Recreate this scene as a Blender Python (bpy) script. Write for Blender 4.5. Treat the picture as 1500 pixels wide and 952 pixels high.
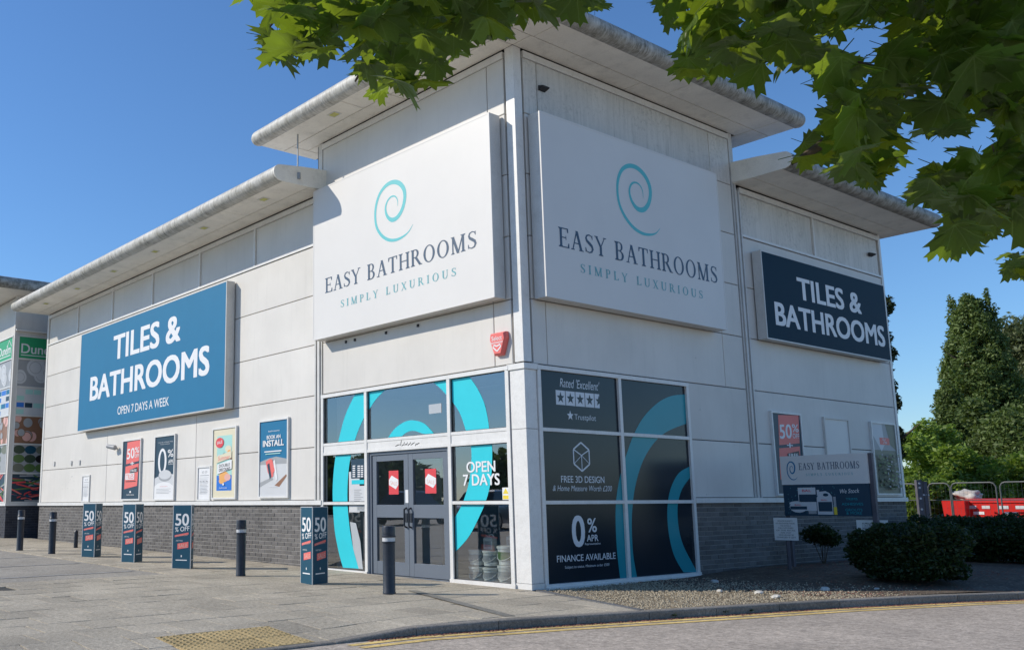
import bpy, bmesh, math, random
from mathutils import Vector, Matrix, noise
S = bpy.context.scene
for o in list(bpy.data.objects): bpy.data.objects.remove(o)
C = S.collection
rad = math.radians
# ---------------------------------------------------------------- camera
F_PX, CU, CV = 1388.1, -233.4, 22.74
CAM = Vector((8.931, -9.7919, 1.1639))
yw, pt, rl = rad(52.7014), rad(9.7074), rad(-0.3068)
FW = Vector((-math.sin(yw)*math.cos(pt), math.cos(yw)*math.cos(pt), math.sin(pt)))
R0 = Vector((math.cos(yw), math.sin(yw), 0)); U0 = R0.cross(FW)
RT = R0*math.cos(rl)+U0*math.sin(rl); UP = -R0*math.sin(rl)+U0*math.cos(rl)
cd = bpy.data.cameras.new('camera'); cam = bpy.data.objects.new('camera', cd); C.objects.link(cam)
cam.matrix_world = Matrix(((RT.x, UP.x, -FW.x, CAM.x), (RT.y, UP.y, -FW.y, CAM.y), (RT.z, UP.z, -FW.z, CAM.z), (0, 0, 0, 1)))
cd.sensor_width = 36; cd.lens = F_PX*36/1500; cd.shift_x = -CU/1500; cd.shift_y = CV/1500
cd.clip_start = .05; cd.clip_end = 2000
S.camera = cam
S.render.resolution_x = 1024; S.render.resolution_y = 649
# ---------------------------------------------------------------- light
SUN = Vector((-math.sin(rad(42))*math.cos(rad(33)), -math.cos(rad(42))*math.cos(rad(33)), math.sin(rad(33))))
W = bpy.data.worlds.new("World"); S.world = W; W.use_nodes = True
nt = W.node_tree; bg = nt.nodes['Background']
sky = nt.nodes.new('ShaderNodeTexSky'); sky.sky_type = 'NISHITA'; sky.sun_disc = False
sky.sun_elevation = math.asin(SUN.z); sky.sun_rotation = math.atan2(SUN.x, SUN.y)
sky.altitude = 0; sky.air_density = 1.2; sky.dust_density = 0; sky.ozone_density = 10.0
nt.links.new(sky.outputs[0], bg.inputs[0]); bg.inputs[1].default_value = .15
sl = bpy.data.lights.new('sun', 'SUN'); so = bpy.data.objects.new('sun', sl); C.objects.link(so)
sl.energy = 4.3; sl.angle = rad(.5); sl.color = (1, .925, .81)
so.rotation_euler = SUN.to_track_quat('Z', 'Y').to_euler(); so.location = (-20, -25, 30)
S.view_settings.view_transform = 'Standard'; S.view_settings.look = 'None'
S.view_settings.exposure = 0.0; S.view_settings.gamma = 1
# ---------------------------------------------------------------- helpers
def ray(u, v): return FW+RT*((u-750-CU)/F_PX)-UP*((v-476-CV)/F_PX)
def onf(u, v, y=0.):            # point of the plane y = const seen at a photo pixel -> (x, z)
    r = ray(u, v); p = CAM+r*((y-CAM.y)/r.y); return (p.x, p.z)
def onr(u, v, x=0.):            # plane x = const -> (y, z)
    r = ray(u, v); p = CAM+r*((x-CAM.x)/r.x); return (p.y, p.z)
def at(u, v, t): return CAM+ray(u, v)*t
def tag(o, label=None, cat=None, group=None, kind=None):
    for k, v in (('label', label), ('category', cat), ('group', group), ('kind', kind)):
        if v: o[k] = v
    return o
def empty(name, loc=(0, 0, 0), rz=0, label=None, cat=None, group=None, kind=None):
    o = bpy.data.objects.new(name, None); C.objects.link(o); o.location = loc; o.rotation_euler[2] = rz
    o.empty_display_size = .2
    return tag(o, label, cat, group, kind)
def link(name, me, parent=None, loc=None, rot=None):
    o = bpy.data.objects.new(name, me); C.objects.link(o)
    if parent: o.parent = parent
    if loc is not None: o.location = loc
    if rot is not None: o.rotation_euler = rot
    return o
class MB:
    def __init__(s): s.v = []; s.f = []
    def quad(s, *p):
        i = len(s.v); s.v += [tuple(q) for q in p]; s.f.append(tuple(range(i, i+len(p))))
    def box(s, x0, x1, y0, y1, z0, z1):
        i = len(s.v)
        s.v += [(x0, y0, z0), (x1, y0, z0), (x1, y1, z0), (x0, y1, z0), (x0, y0, z1), (x1, y0, z1), (x1, y1, z1), (x0, y1, z1)]
        s.f += [tuple(i+k for k in q) for q in ((0, 3, 2, 1), (4, 5, 6, 7), (0, 1, 5, 4), (1, 2, 6, 5), (2, 3, 7, 6), (3, 0, 4, 7))]
        return s
    def cbox(s, x0, x1, y0, y1, z0, z1, ax, c=.006):
        # box whose visible side (ax: '-y','+x','+z','-z') has chamfered edges
        i = len(s.v)
        def P(a, b, n):
            if ax == '-y': return (a, y0+n, b)
            if ax == '+x': return (x1-n, a, b)
            if ax == '+z': return (a, b, z1-n)
            return (a, b, z0+n)
        if ax == '-y': a0, a1, b0, b1, d = x0, x1, z0, z1, y1-y0
        elif ax == '+x': a0, a1, b0, b1, d = y0, y1, z0, z1, x1-x0
        else: a0, a1, b0, b1, d = x0, x1, y0, y1, z1-z0
        for n, k in ((0, c), (c, 0), (d, 0)):
            s.v += [P(a0+k, b0+k, n), P(a1-k, b0+k, n), P(a1-k, b1-k, n), P(a0+k, b1-k, n)]
        s.f.append((i, i+1, i+2, i+3))
        for L in (0, 4):
            for k in range(4):
                s.f.append((i+L+k, i+L+4+k, i+L+4+(k+1) % 4, i+L+(k+1) % 4))
        s.f.append((i+8, i+9, i+10, i+11))
        return s
    def cyl(s, p0, p1, r0, r1=None, n=12, caps=True):
        r1 = r0 if r1 is None else r1
        p0 = Vector(p0); p1 = Vector(p1); d = (p1-p0).normalized()
        a = d.orthogonal().normalized(); b = d.cross(a); i = len(s.v)
        for p, r in ((p0, r0), (p1, r1)):
            for k in range(n):
                t = 2*math.pi*k/n; s.v.append(tuple(p+a*math.cos(t)*r+b*math.sin(t)*r))
        for k in range(n): s.f.append((i+k, i+(k+1) % n, i+n+(k+1) % n, i+n+k))
        if caps: s.f.append(tuple(range(i+n-1, i-1, -1))); s.f.append(tuple(range(i+n, i+2*n)))
        return s
    def lathe(s, prof, n=24, c=(0, 0)):
        i = len(s.v)
        for r, z in prof:
            for k in range(n):
                t = 2*math.pi*k/n; s.v.append((c[0]+r*math.cos(t), c[1]+r*math.sin(t), z))
        for j in range(len(prof)-1):
            for k in range(n): s.f.append((i+j*n+k, i+j*n+(k+1) % n, i+(j+1)*n+(k+1) % n, i+(j+1)*n+k))
        s.f.append(tuple(range(i+(len(prof)-1)*n, i+len(prof)*n)))
        return s
    def sweep(s, prof, ax, a0, a1):
        # closed profile: (y,z) swept along x or (x,z) swept along y
        i = len(s.v); n = len(prof)
        for a in (a0, a1):
            for p, q in prof: s.v.append((a, p, q) if ax == 'x' else (p, a, q))
        for k in range(n): s.f.append((i+k, i+(k+1) % n, i+n+(k+1) % n, i+n+k))
        s.f.append(tuple(range(i, i+n))); s.f.append(tuple(range(i+2*n-1, i+n-1, -1)))
        return s
    def tube(s, pts, r, n=6):
        for a, b in zip(pts, pts[1:]): s.cyl(a, b, r, n=n)
        return s
    def build(s, name, m, parent=None, smooth=False, loc=None, rz=None):
        me = bpy.data.meshes.new(name); me.from_pydata(s.v, [], s.f)
        for mm in (m if isinstance(m, (list, tuple)) else [m]): me.materials.append(mm)
        bm = bmesh.new(); bm.from_mesh(me); bmesh.ops.recalc_face_normals(bm, faces=bm.faces); bm.to_mesh(me); bm.free()
        if smooth:
            me.polygons.foreach_set('use_smooth', [True]*len(me.polygons))
            try: me.set_sharp_from_angle(angle=rad(40))
            except Exception: pass
        me.update()
        return link(name, me, parent, loc, None if rz is None else (0, 0, rz))
def plainmesh(name, v, f, mats, parent=None, smooth=False, mi=None):
    me = bpy.data.meshes.new(name); me.from_pydata(v, [], f)
    for m in mats: me.materials.append(m)
    if mi: me.polygons.foreach_set('material_index', mi)
    if smooth: me.polygons.foreach_set('use_smooth', [True]*len(f))
    me.update(); return link(name, me, parent)
# ---- materials
def newmat(name):
    m = bpy.data.materials.new(name); m.use_nodes = True; n = m.node_tree.nodes; n.clear()
    return m, n, m.node_tree.links
def coords(n, l, scale=(1, 1, 1), kind='Object'):
    tc = n.new('ShaderNodeTexCoord'); mp = n.new('ShaderNodeMapping'); mp.inputs['Scale'].default_value = scale
    l.new(tc.outputs[kind], mp.inputs[0]); return mp.outputs[0]
def nz(n, l, vec, sc, det=4, rough=.6):
    t = n.new('ShaderNodeTexNoise'); t.inputs['Scale'].default_value = sc; t.inputs['Detail'].default_value = det
    t.inputs['Roughness'].default_value = rough; l.new(vec, t.inputs['Vector']); return t.outputs[0]
def ramp(n, l, f, stops):
    r = n.new('ShaderNodeValToRGB'); l.new(f, r.inputs[0]); e = r.color_ramp.elements
    while len(e) < len(stops): e.new(.5)
    for k, (p, c) in enumerate(stops): e[k].position = p; e[k].color = (c if len(c) == 4 else (*c, 1))
    return r.outputs[0]
def mix(n, l, a, b, f, mode='MIX'):
    m = n.new('ShaderNodeMix'); m.data_type = 'RGBA'; m.blend_type = mode
    for s_, v in ((6, a), (7, b)):
        if isinstance(v, tuple): m.inputs[s_].default_value = (*v[:3], 1)
        else: l.new(v, m.inputs[s_])
    if isinstance(f, (int, float)): m.inputs[0].default_value = f
    else: l.new(f, m.inputs[0])
    return m.outputs[2]
def g3(x): return (x, x, x)
def surf(name, col, rough=.6, metal=0, var=.12, vs=1.2, fine=.06, fs=60, bump=.0, bs=80, stretch=(1, 1, 1), spec=.5, rnd=0, dirt=0, dcol=(.12, .11, .09), coat=0):
    m, n, l = newmat(name); o = n.new('ShaderNodeOutputMaterial'); b = n.new('ShaderNodeBsdfPrincipled'); l.new(b.outputs[0], o.inputs[0])
    vec = coords(n, l, stretch)
    c = ramp(n, l, nz(n, l, vec, vs), [(.3, g3(1-var)), (.7, g3(1+var*.5))])
    c2 = ramp(n, l, nz(n, l, vec, fs, 3), [(.3, g3(1-fine)), (.7, g3(1+fine))])
    x = mix(n, l, mix(n, l, tuple(col), c, 1., 'MULTIPLY'), c2, 1., 'MULTIPLY')
    if rnd:
        oi = n.new('ShaderNodeObjectInfo'); r3 = ramp(n, l, oi.outputs['Random'], [(0, g3(1-rnd)), (1, g3(1+rnd))])
        x = mix(n, l, x, r3, 1., 'MULTIPLY')
    if rnd > .2:
        gi = n.new('ShaderNodeNewGeometry'); x = mix(n, l, x, ramp(n, l, gi.outputs['Random Per Island'], [(0, g3(1-rnd)), (1, g3(1+rnd))]), 1., 'MULTIPLY')
    if dirt:
        d = ramp(n, l, nz(n, l, vec, vs*2.7, 6, .7), [(.5, g3(0)), (.75, g3(dirt))])
        x = mix(n, l, x, tuple(dcol), d)
    l.new(x, b.inputs['Base Color']); b.inputs['Roughness'].default_value = rough; b.inputs['Metallic'].default_value = metal
    b.inputs['Specular IOR Level'].default_value = spec; b.inputs['Coat Weight'].default_value = coat
    if bump:
        bp = n.new('ShaderNodeBump'); bp.inputs['Strength'].default_value = bump; bp.inputs['Distance'].default_value = .01
        l.new(nz(n, l, vec, bs, 4), bp.inputs['Height']); l.new(bp.outputs[0], b.inputs['Normal'])
    return m
def ink(name, col, rough=.45, spec=.4): return surf(name, col, rough, var=.03, vs=3, fine=.02, spec=spec)
M = {}
def cladding(name='painted_panel', gr=1.):
    m, n, l = newmat(name); o = n.new('ShaderNodeOutputMaterial'); b = n.new('ShaderNodeBsdfPrincipled'); l.new(b.outputs[0], o.inputs[0])
    v = coords(n, l); v2 = coords(n, l, (9, 9, .7)); v3 = coords(n, l, (30, 30, 1.5))
    x = mix(n, l, (.70, .672, .622), (.61, .585, .54), ramp(n, l, nz(n, l, v, .8, 5), [(.35, g3(0)), (.75, g3(1))]))
    x = mix(n, l, x, (.42, .41, .37), ramp(n, l, nz(n, l, v2, 1., 5, .65), [(.62-.09*gr, g3(0)), (.90-.05*gr, g3(min(.9, .26*gr)))]))
    x = mix(n, l, x, (.30, .29, .26), ramp(n, l, nz(n, l, v3, 1., 4, .7), [(.71-.08*gr, g3(0)), (.92-.06*gr, g3(min(.9, .32*gr)))]))
    x = mix(n, l, x, (.22, .22, .20), mix(n, l, ramp(n, l, nz(n, l, v, 14, 6, .8), [(.50, g3(0)), (.68, g3(.5*max(0, gr-1)))]), ramp(n, l, nz(n, l, v, 1.1, 3), [(.35, g3(0)), (.6, g3(1))]), 1., 'MULTIPLY'))
    oi = n.new('ShaderNodeObjectInfo'); x = mix(n, l, x, ramp(n, l, oi.outputs['Random'], [(0, g3(.95)), (1, g3(1.04))]), 1., 'MULTIPLY')
    l.new(x, b.inputs['Base Color']); b.inputs['Roughness'].default_value = .5; b.inputs['Specular IOR Level'].default_value = .35
    bp = n.new('ShaderNodeBump'); bp.inputs['Strength'].default_value = .12; bp.inputs['Distance'].default_value = .02
    l.new(nz(n, l, v, 1.7, 2), bp.inputs['Height']); l.new(bp.outputs[0], b.inputs['Normal'])
    return m
M['panel'] = cladding(); M['panel_grimy'] = cladding('weathered_panel', 2.1)
M['frame'] = surf('white_frame', (.74, .73, .70), .4, var=.06, vs=3, dirt=.25, dcol=(.35, .33, .29))
M['trim'] = surf('pale_trim', (.62, .61, .58), .45, var=.08, vs=2, dirt=.3, dcol=(.3, .29, .26))
M['soffit'] = surf('soffit_board', (.86, .82, .73), .6, var=.1, vs=1.5, dirt=.3, dcol=(.30, .28, .24))
M['dark'] = surf('dark_gap', (.035, .036, .04), .8)
def nosemat(name, st, amt):
    m, n, l = newmat(name); o = n.new('ShaderNodeOutputMaterial'); b = n.new('ShaderNodeBsdfPrincipled'); l.new(b.outputs[0], o.inputs[0])
    v = coords(n, l, st); v1 = coords(n, l)
    s1 = nz(n, l, v, 1., 8, .82); big = nz(n, l, v1, .6, 5, .7); mid = nz(n, l, v1, 5, 5, .7)
    f = ramp(n, l, s1, [(.60-amt*.25, g3(0)), (.78-amt*.2, g3(1))]); g = ramp(n, l, big, [(.45-amt*.25, g3(.05)), (.66-amt*.2, g3(1))])
    k = mix(n, l, mix(n, l, f, g, 1., 'MULTIPLY'), ramp(n, l, mid, [(.3, g3(.25)), (.65, g3(1))]), 1., 'MULTIPLY')
    x = mix(n, l, (.66, .65, .61), (.47, .45, .38), ramp(n, l, nz(n, l, v1, 3, 6, .75), [(.35, g3(0)), (.7, g3(1))]))
    x = mix(n, l, x, (.11, .10, .075), k)
    l.new(x, b.inputs['Base Color']); b.inputs['Roughness'].default_value = .55
    return m
M['nose_f'] = nosemat('stained_gutter', (24, 4, 4), .8)
M['nose_r'] = nosemat('streaked_gutter', (4, 26, 5), 1.25)
M['nose_rd'] = nosemat('mossy_gutter', (4, 14, 5), 1.45)
def brickmat(name, col, mor):
    return (surf(name, col, .8, var=.2, vs=3, fine=.15, fs=90, bump=.5, bs=120, rnd=.22), surf(name+'_mortar', mor, .9, var=.15, vs=5, fine=.15, fs=120, bump=.4))
M['brick'], M['mortar'] = brickmat('blue_grey_brick', (.15, .142, .135), (.33, .315, .29))
M['brick2'], M['mortar2'] = brickmat('dark_blue_brick', (.04, .045, .06), (.10, .10, .11))
def bandmat(m0, name):   # brick variation also inside joined meshes
    return m0
def speckle(name, base, spots, bump=.5, big=.2, rough=.85, rnd=0, sc=160, bigs=.7, stain=(.09, .085, .08), sa=.5):
    m, n, l = newmat(name); o = n.new('ShaderNodeOutputMaterial'); b = n.new('ShaderNodeBsdfPrincipled'); l.new(b.outputs[0], o.inputs[0])
    v = coords(n, l)
    vo = n.new('ShaderNodeTexVoronoi'); vo.inputs['Scale'].default_value = sc; l.new(v, vo.inputs['Vector'])
    sp = ramp(n, l, vo.outputs['Color'], [(.0, spots[0]), (.35, base), (.7, base), (1, spots[1])])
    x = mix(n, l, sp, ramp(n, l, nz(n, l, v, sc*.22, 5, .7), [(.25, g3(.55)), (.75, g3(1.4))]), 1., 'MULTIPLY')
    x = mix(n, l, x, ramp(n, l, nz(n, l, v, bigs, 6, .62), [(.3, g3(1-big)), (.7, g3(1+big*.6))]), 1., 'MULTIPLY')
    x = mix(n, l, x, stain, ramp(n, l, nz(n, l, v, bigs*3.1, 5, .7), [(.56, g3(0)), (.78, g3(sa))]))
    if rnd:
        oi = n.new('ShaderNodeObjectInfo'); x = mix(n, l, x, ramp(n, l, oi.outputs['Random'], [(0, g3(1-rnd)), (1, g3(1+rnd))]), 1., 'MULTIPLY')
    l.new(x, b.inputs['Base Color']); b.inputs['Roughness'].default_value = rough; b.inputs['Specular IOR Level'].default_value = .3
    bp = n.new('ShaderNodeBump'); bp.inputs['Strength'].default_value = bump; bp.inputs['Distance'].default_value = .006
    l.new(nz(n, l, v, sc*.8, 3, .8), bp.inputs['Height']); l.new(bp.outputs[0], b.inputs['Normal'])
    return m
M['slab'] = speckle('paving_slab', (.42, .37, .285), ((.23, .20, .155), (.63, .57, .46)), big=.2, rnd=.12, sa=.35, sc=130)
M['road'] = speckle('road_asphalt', (.44, .375, .305), ((.24, .205, .17), (.66, .58, .48)), big=.2, sc=70, sa=.3)
M['carpark'] = speckle('car_park_asphalt', (.34, .31, .26), ((.18, .165, .15), (.52, .48, .41)), big=.2, sc=110)
M['joint'] = surf('jointing_sand', (.05, .047, .04), .95, var=.3, vs=6)
M['kerb'] = speckle('kerb_stone', (.24, .22, .19), ((.14, .13, .11), (.36, .33, .29)), big=.3, rnd=.12, stain=(.05, .05, .04))
M['edging'] = speckle('dark_edging', (.15, .15, .15), ((.09, .09, .09), (.24, .24, .23)), big=.25)
M['patch'] = speckle('tarmac_patch', (.24, .225, .19), ((.14, .13, .12), (.38, .35, .30)), big=.3)
M['tactile'] = speckle('buff_tactile_paving', (.50, .37, .17), ((.34, .25, .12), (.62, .48, .26)), big=.2, rnd=.08, sa=.3)
M['gravel'] = speckle('gravel_soil', (.26, .205, .13), ((.09, .07, .05), (.50, .43, .30)), big=.3, sc=55, bump=1.)
M['soil'] = speckle('bed_soil', (.12, .09, .062), ((.05, .04, .03), (.26, .21, .15)), big=.4, sc=40, bump=1., bigs=1.5)
M['pebble'] = surf('pebble', (.50, .42, .29), .8, var=.5, vs=40, rnd=.2)
M['stone'] = surf('pale_stone', (.55, .53, .48), .8, var=.3, vs=12, bump=.6, bs=40)
M['litter'] = surf('leaf_litter', (.24, .11, .075), .9, var=.5, vs=50)
M['yellow'] = speckle('yellow_road_paint', (.70, .50, .17), ((.50, .40, .2), (.80, .60, .28)), big=.3, sc=90, stain=(.2, .19, .17), sa=.8, bigs=2)
M['whitepaint'] = speckle('white_road_paint', (.42, .41, .39), ((.25, .25, .24), (.5, .5, .5)), big=.3, sc=90, stain=(.14, .14, .13), sa=.9, bigs=2)
M['navy'] = ink('navy_print', (.012, .045, .078))
M['tealblue'] = ink('petrol_blue_print', (.012, .165, .32), .55, .25); M['coverblue'] = ink('cover_blue_print', (.006, .07, .12), .5, .3)
M['shadeteal'] = ink('shaded_petrol_print', (.001, .026, .050), .6, .15)  # copy of the petrol blue for the side sign, shade put into the colour
M['white'] = ink('white_print', (.78, .78, .78))
M['signface'] = surf('white_sign_face', (.72, .70, .665), .4, var=.035, vs=.8, fine=.01, spec=.25)
M['letter'] = ink('slate_letter', (.045, .085, .14))
M['aqua'] = ink('aqua_print', (.10, .50, .52))
M['aqua2'] = ink('aqua_small_letter', (.12, .40, .43))
M['cyan'] = ink('cyan_vinyl', (.03, .58, .66), .35)
M['tealv'] = ink('teal_vinyl', (.004, .27, .33), .3)
M['film'] = surf('charcoal_window_film', (.012, .020, .030), .18, var=.1, vs=2, fine=.02, spec=.32)
M['pale_film'] = ink('pale_vinyl', (.45, .48, .50), .3)
M['ink_dim'] = ink('pale_film_lettering', (.62, .66, .70), .3)
M['red'] = ink('red_print', (.70, .06, .07))
M['coral'] = ink('coral_print', (.80, .16, .14))
M['black'] = ink('black_print', (.01, .01, .012))
M['green'] = ink('green_sign_print', (.03, .36, .15))
M['grey'] = ink('grey_print', (.35, .36, .37))
M['lgrey'] = ink('light_grey_print', (.60, .61, .62))
M['mint'] = ink('mint_print', (.38, .66, .60)); M['cream'] = ink('cream_print', (.72, .66, .48))
M['orange'] = ink('orange_print', (.80, .40, .12)); M['blue'] = ink('blue_print', (.02, .17, .60))
M['yel'] = ink('yellow_print', (.80, .60, .05)); M['pink'] = ink('pink_print', (.75, .42, .36)); M['brown'] = ink('brown_print', (.28, .14, .08))
M['olive'] = ink('faded_olive_print', (.17, .18, .13)); M['ivyp'] = ink('dark_green_print', (.04, .07, .04)); M['leafp'] = ink('leaf_green_print', (.10, .18, .05))
M['doorf'] = surf('slate_door_frame', (.14, .165, .20), .4, var=.05, spec=.5)
M['metal'] = surf('brushed_metal', (.5, .5, .5), .3, 1.)
M['galv'] = surf('galvanised_steel', (.38, .39, .40), .45, .7, var=.15, vs=8)
M['darkpost'] = surf('weathered_post', (.11, .10, .115), .6, .2, var=.2, vs=8)
M['fencewire'] = surf('fence_steel', (.12, .13, .13), .6, .4, var=.2, vs=8)
M['blackplastic'] = surf('navy_black_plastic', (.018, .024, .036), .42, var=.15, vs=6, fine=.08, fs=40, bump=.1, bs=30, dirt=.35, dcol=(.10, .09, .08))
M['reflband'] = surf('reflective_band', (.62, .63, .64), .35, var=.15, vs=20)
M['board'] = surf('correx_edge', (.5, .52, .54), .5)
M['redplastic'] = surf('red_bin_plastic', (.62, .02, .015), .4, var=.15, vs=2)
M['lampglass'] = surf('yellow_lamp_lens', (.62, .60, .16), .25, var=.2, vs=20)
M['carpaint'] = surf('silver_car_paint', (.30, .31, .33), .25, .6, coat=.6); M['carpaint2'] = surf('dark_car_paint', (.03, .04, .06), .25, .3, coat=.6)
M['carglass'] = surf('car_glass', (.01, .012, .014), .05)
M['tyre'] = surf('tyre_rubber', (.02, .02, .02), .8)
M['interior'] = surf('shop_wall', (.66, .66, .64), .8); M['shopfloor'] = surf('shop_floor', (.25, .24, .22), .4)
M['tub'] = surf('white_tub_plastic', (.72, .73, .70), .4)
M['tree_trunk'] = surf('bark', (.10, .075, .05), .9, var=.4, vs=6, bump=.8, bs=14, stretch=(1, 1, .25))
M['sack'] = surf('pale_sack', (.5, .48, .45), .8, var=.2, vs=4, bump=.5, bs=6)
def glassmat(name, ior=1.5, tint=(.80, .84, .84)):
    m, n, l = newmat(name); o = n.new('ShaderNodeOutputMaterial')
    t = n.new('ShaderNodeBsdfTransparent'); t.inputs[0].default_value = (*tint, 1)
    g = n.new('ShaderNodeBsdfGlossy'); g.inputs[0].default_value = (.95, .97, 1, 1); g.inputs['Roughness'].default_value = .0
    bp = n.new('ShaderNodeBump'); bp.inputs['Strength'].default_value = .05; bp.inputs['Distance'].default_value = .02
    l.new(nz(n, l, coords(n, l), 1.3, 1), bp.inputs['Height']); l.new(bp.outputs[0], g.inputs['Normal'])
    f = n.new('ShaderNodeFresnel'); f.inputs['IOR'].default_value = ior
    gm = n.new('ShaderNodeNewGeometry'); iv = n.new('ShaderNodeMath'); iv.operation = 'SUBTRACT'; iv.inputs[0].default_value = 1; l.new(gm.outputs['Backfacing'], iv.inputs[1])
    mu = n.new('ShaderNodeMath'); mu.operation = 'MULTIPLY'; l.new(f.outputs[0], mu.inputs[0]); l.new(iv.outputs[0], mu.inputs[1])
    x = n.new('ShaderNodeMixShader'); l.new(mu.outputs[0], x.inputs[0]); l.new(t.outputs[0], x.inputs[1]); l.new(g.outputs[0], x.inputs[2]); l.new(x.outputs[0], o.inputs[0])
    return m
M['glass'] = glassmat('window_glass', 2.9, (.88, .91, .91))
def leafmat(name, cols, trans, tcol, rough=.5, sc=3., tr=.35):
    m, n, l = newmat(name); o = n.new('ShaderNodeOutputMaterial'); b = n.new('ShaderNodeBsdfPrincipled')
    v = coords(n, l, kind='Object'); gi = n.new('ShaderNodeNewGeometry')
    x = ramp(n, l, gi.outputs['Random Per Island'], [(0, cols[0]), (.5, cols[1]), (1, cols[2])])
    oi = n.new('ShaderNodeObjectInfo'); x = mix(n, l, x, ramp(n, l, oi.outputs['Random'], [(0, g3(.75)), (1, g3(1.25))]), 1., 'MULTIPLY')
    x = mix(n, l, x, ramp(n, l, nz(n, l, v, sc, 3), [(.3, g3(.8)), (.7, g3(1.2))]), 1., 'MULTIPLY')
    l.new(x, b.inputs['Base Color']); b.inputs['Roughness'].default_value = rough; b.inputs['Specular IOR Level'].default_value = .35
    t = n.new('ShaderNodeBsdfTranslucent'); t.inputs[0].default_value = (*tcol, 1)
    ms = n.new('ShaderNodeMixShader'); ms.inputs[0].default_value = tr
    l.new(b.outputs[0], ms.inputs[1]); l.new(t.outputs[0], ms.inputs[2]); l.new(ms.outputs[0], o.inputs[0])
    return m
def veined(m):
    # pale veins along the five lobes, in the leaf's own uv coordinates
    n = m.node_tree.nodes; l = m.node_tree.links
    b = [q for q in n if q.type == 'BSDF_PRINCIPLED'][0]; src = b.inputs['Base Color'].links[0].from_socket
    uv = n.new('ShaderNodeUVMap'); uv.uv_map = 'leaf'; sp = n.new('ShaderNodeSeparateXYZ'); l.new(uv.outputs[0], sp.inputs[0]); acc = None
    def mt(op, a, c):
        q = n.new('ShaderNodeMath'); q.operation = op
        for i_, v_ in enumerate((a, c)):
            if isinstance(v_, (int, float)): q.inputs[i_].default_value = v_
            else: l.new(v_, q.inputs[i_])
        return q.outputs[0]
    for an in (0, 36, -36, 78, -78):
        c_, s_ = math.cos(rad(an)), math.sin(rad(an))
        al = mt('ADD', mt('MULTIPLY', sp.outputs[1], c_), mt('MULTIPLY', sp.outputs[0], s_)); ac = mt('ABSOLUTE', mt('SUBTRACT', mt('MULTIPLY', sp.outputs[0], c_), mt('MULTIPLY', sp.outputs[1], s_)), 0)
        k_ = mt('MULTIPLY', mt('LESS_THAN', ac, .013), mt('GREATER_THAN', al, 0))
        sd = mt('MULTIPLY', mt('LESS_THAN', mt('FRACT', mt('MULTIPLY', mt('SUBTRACT', al, mt('MULTIPLY', ac, .9)), 8.), 0), .09), mt('MULTIPLY', mt('LESS_THAN', ac, .17), mt('GREATER_THAN', al, .12)))
        k_ = mt('MAXIMUM', k_, mt('MULTIPLY', sd, .45)); acc = k_ if acc is None else mt('MAXIMUM', acc, k_)
    l.new(mix(n, l, src, (.13, .19, .06), mt('MULTIPLY', acc, .75)), b.inputs['Base Color'])
M['maple'] = leafmat('maple_leaf', ((.022, .050, .012), (.034, .068, .014), (.055, .092, .016)), .38, (.30, .42, .025), .38, 12, .42)
veined(M['maple'])
M['foliage'] = leafmat('conifer_foliage', ((.055, .085, .02), (.10, .145, .04), (.16, .21, .065)), .5, (.15, .22, .03), .6, .5, .3)
M['foliage2'] = leafmat('shrub_foliage', ((.07, .125, .015), (.13, .20, .028), (.22, .30, .055)), .5, (.28, .42, .035), .5, .8, .32)
M['foliage3'] = leafmat('hedge_foliage', ((.013, .028, .008), (.022, .045, .012), (.038, .066, .016)), .5, (.06, .12, .02), .5, 2, .25)
M['foliage4'] = leafmat('pale_foliage', ((.09, .12, .05), (.14, .17, .07), (.20, .23, .10)), .2, (.16, .2, .06), .6, .5, .25)
M['ivy'] = leafmat('dark_foliage', ((.02, .03, .012), (.035, .05, .018), (.05, .06, .02)), .2, (.06, .1, .02), .6, .5, .2)
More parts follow.
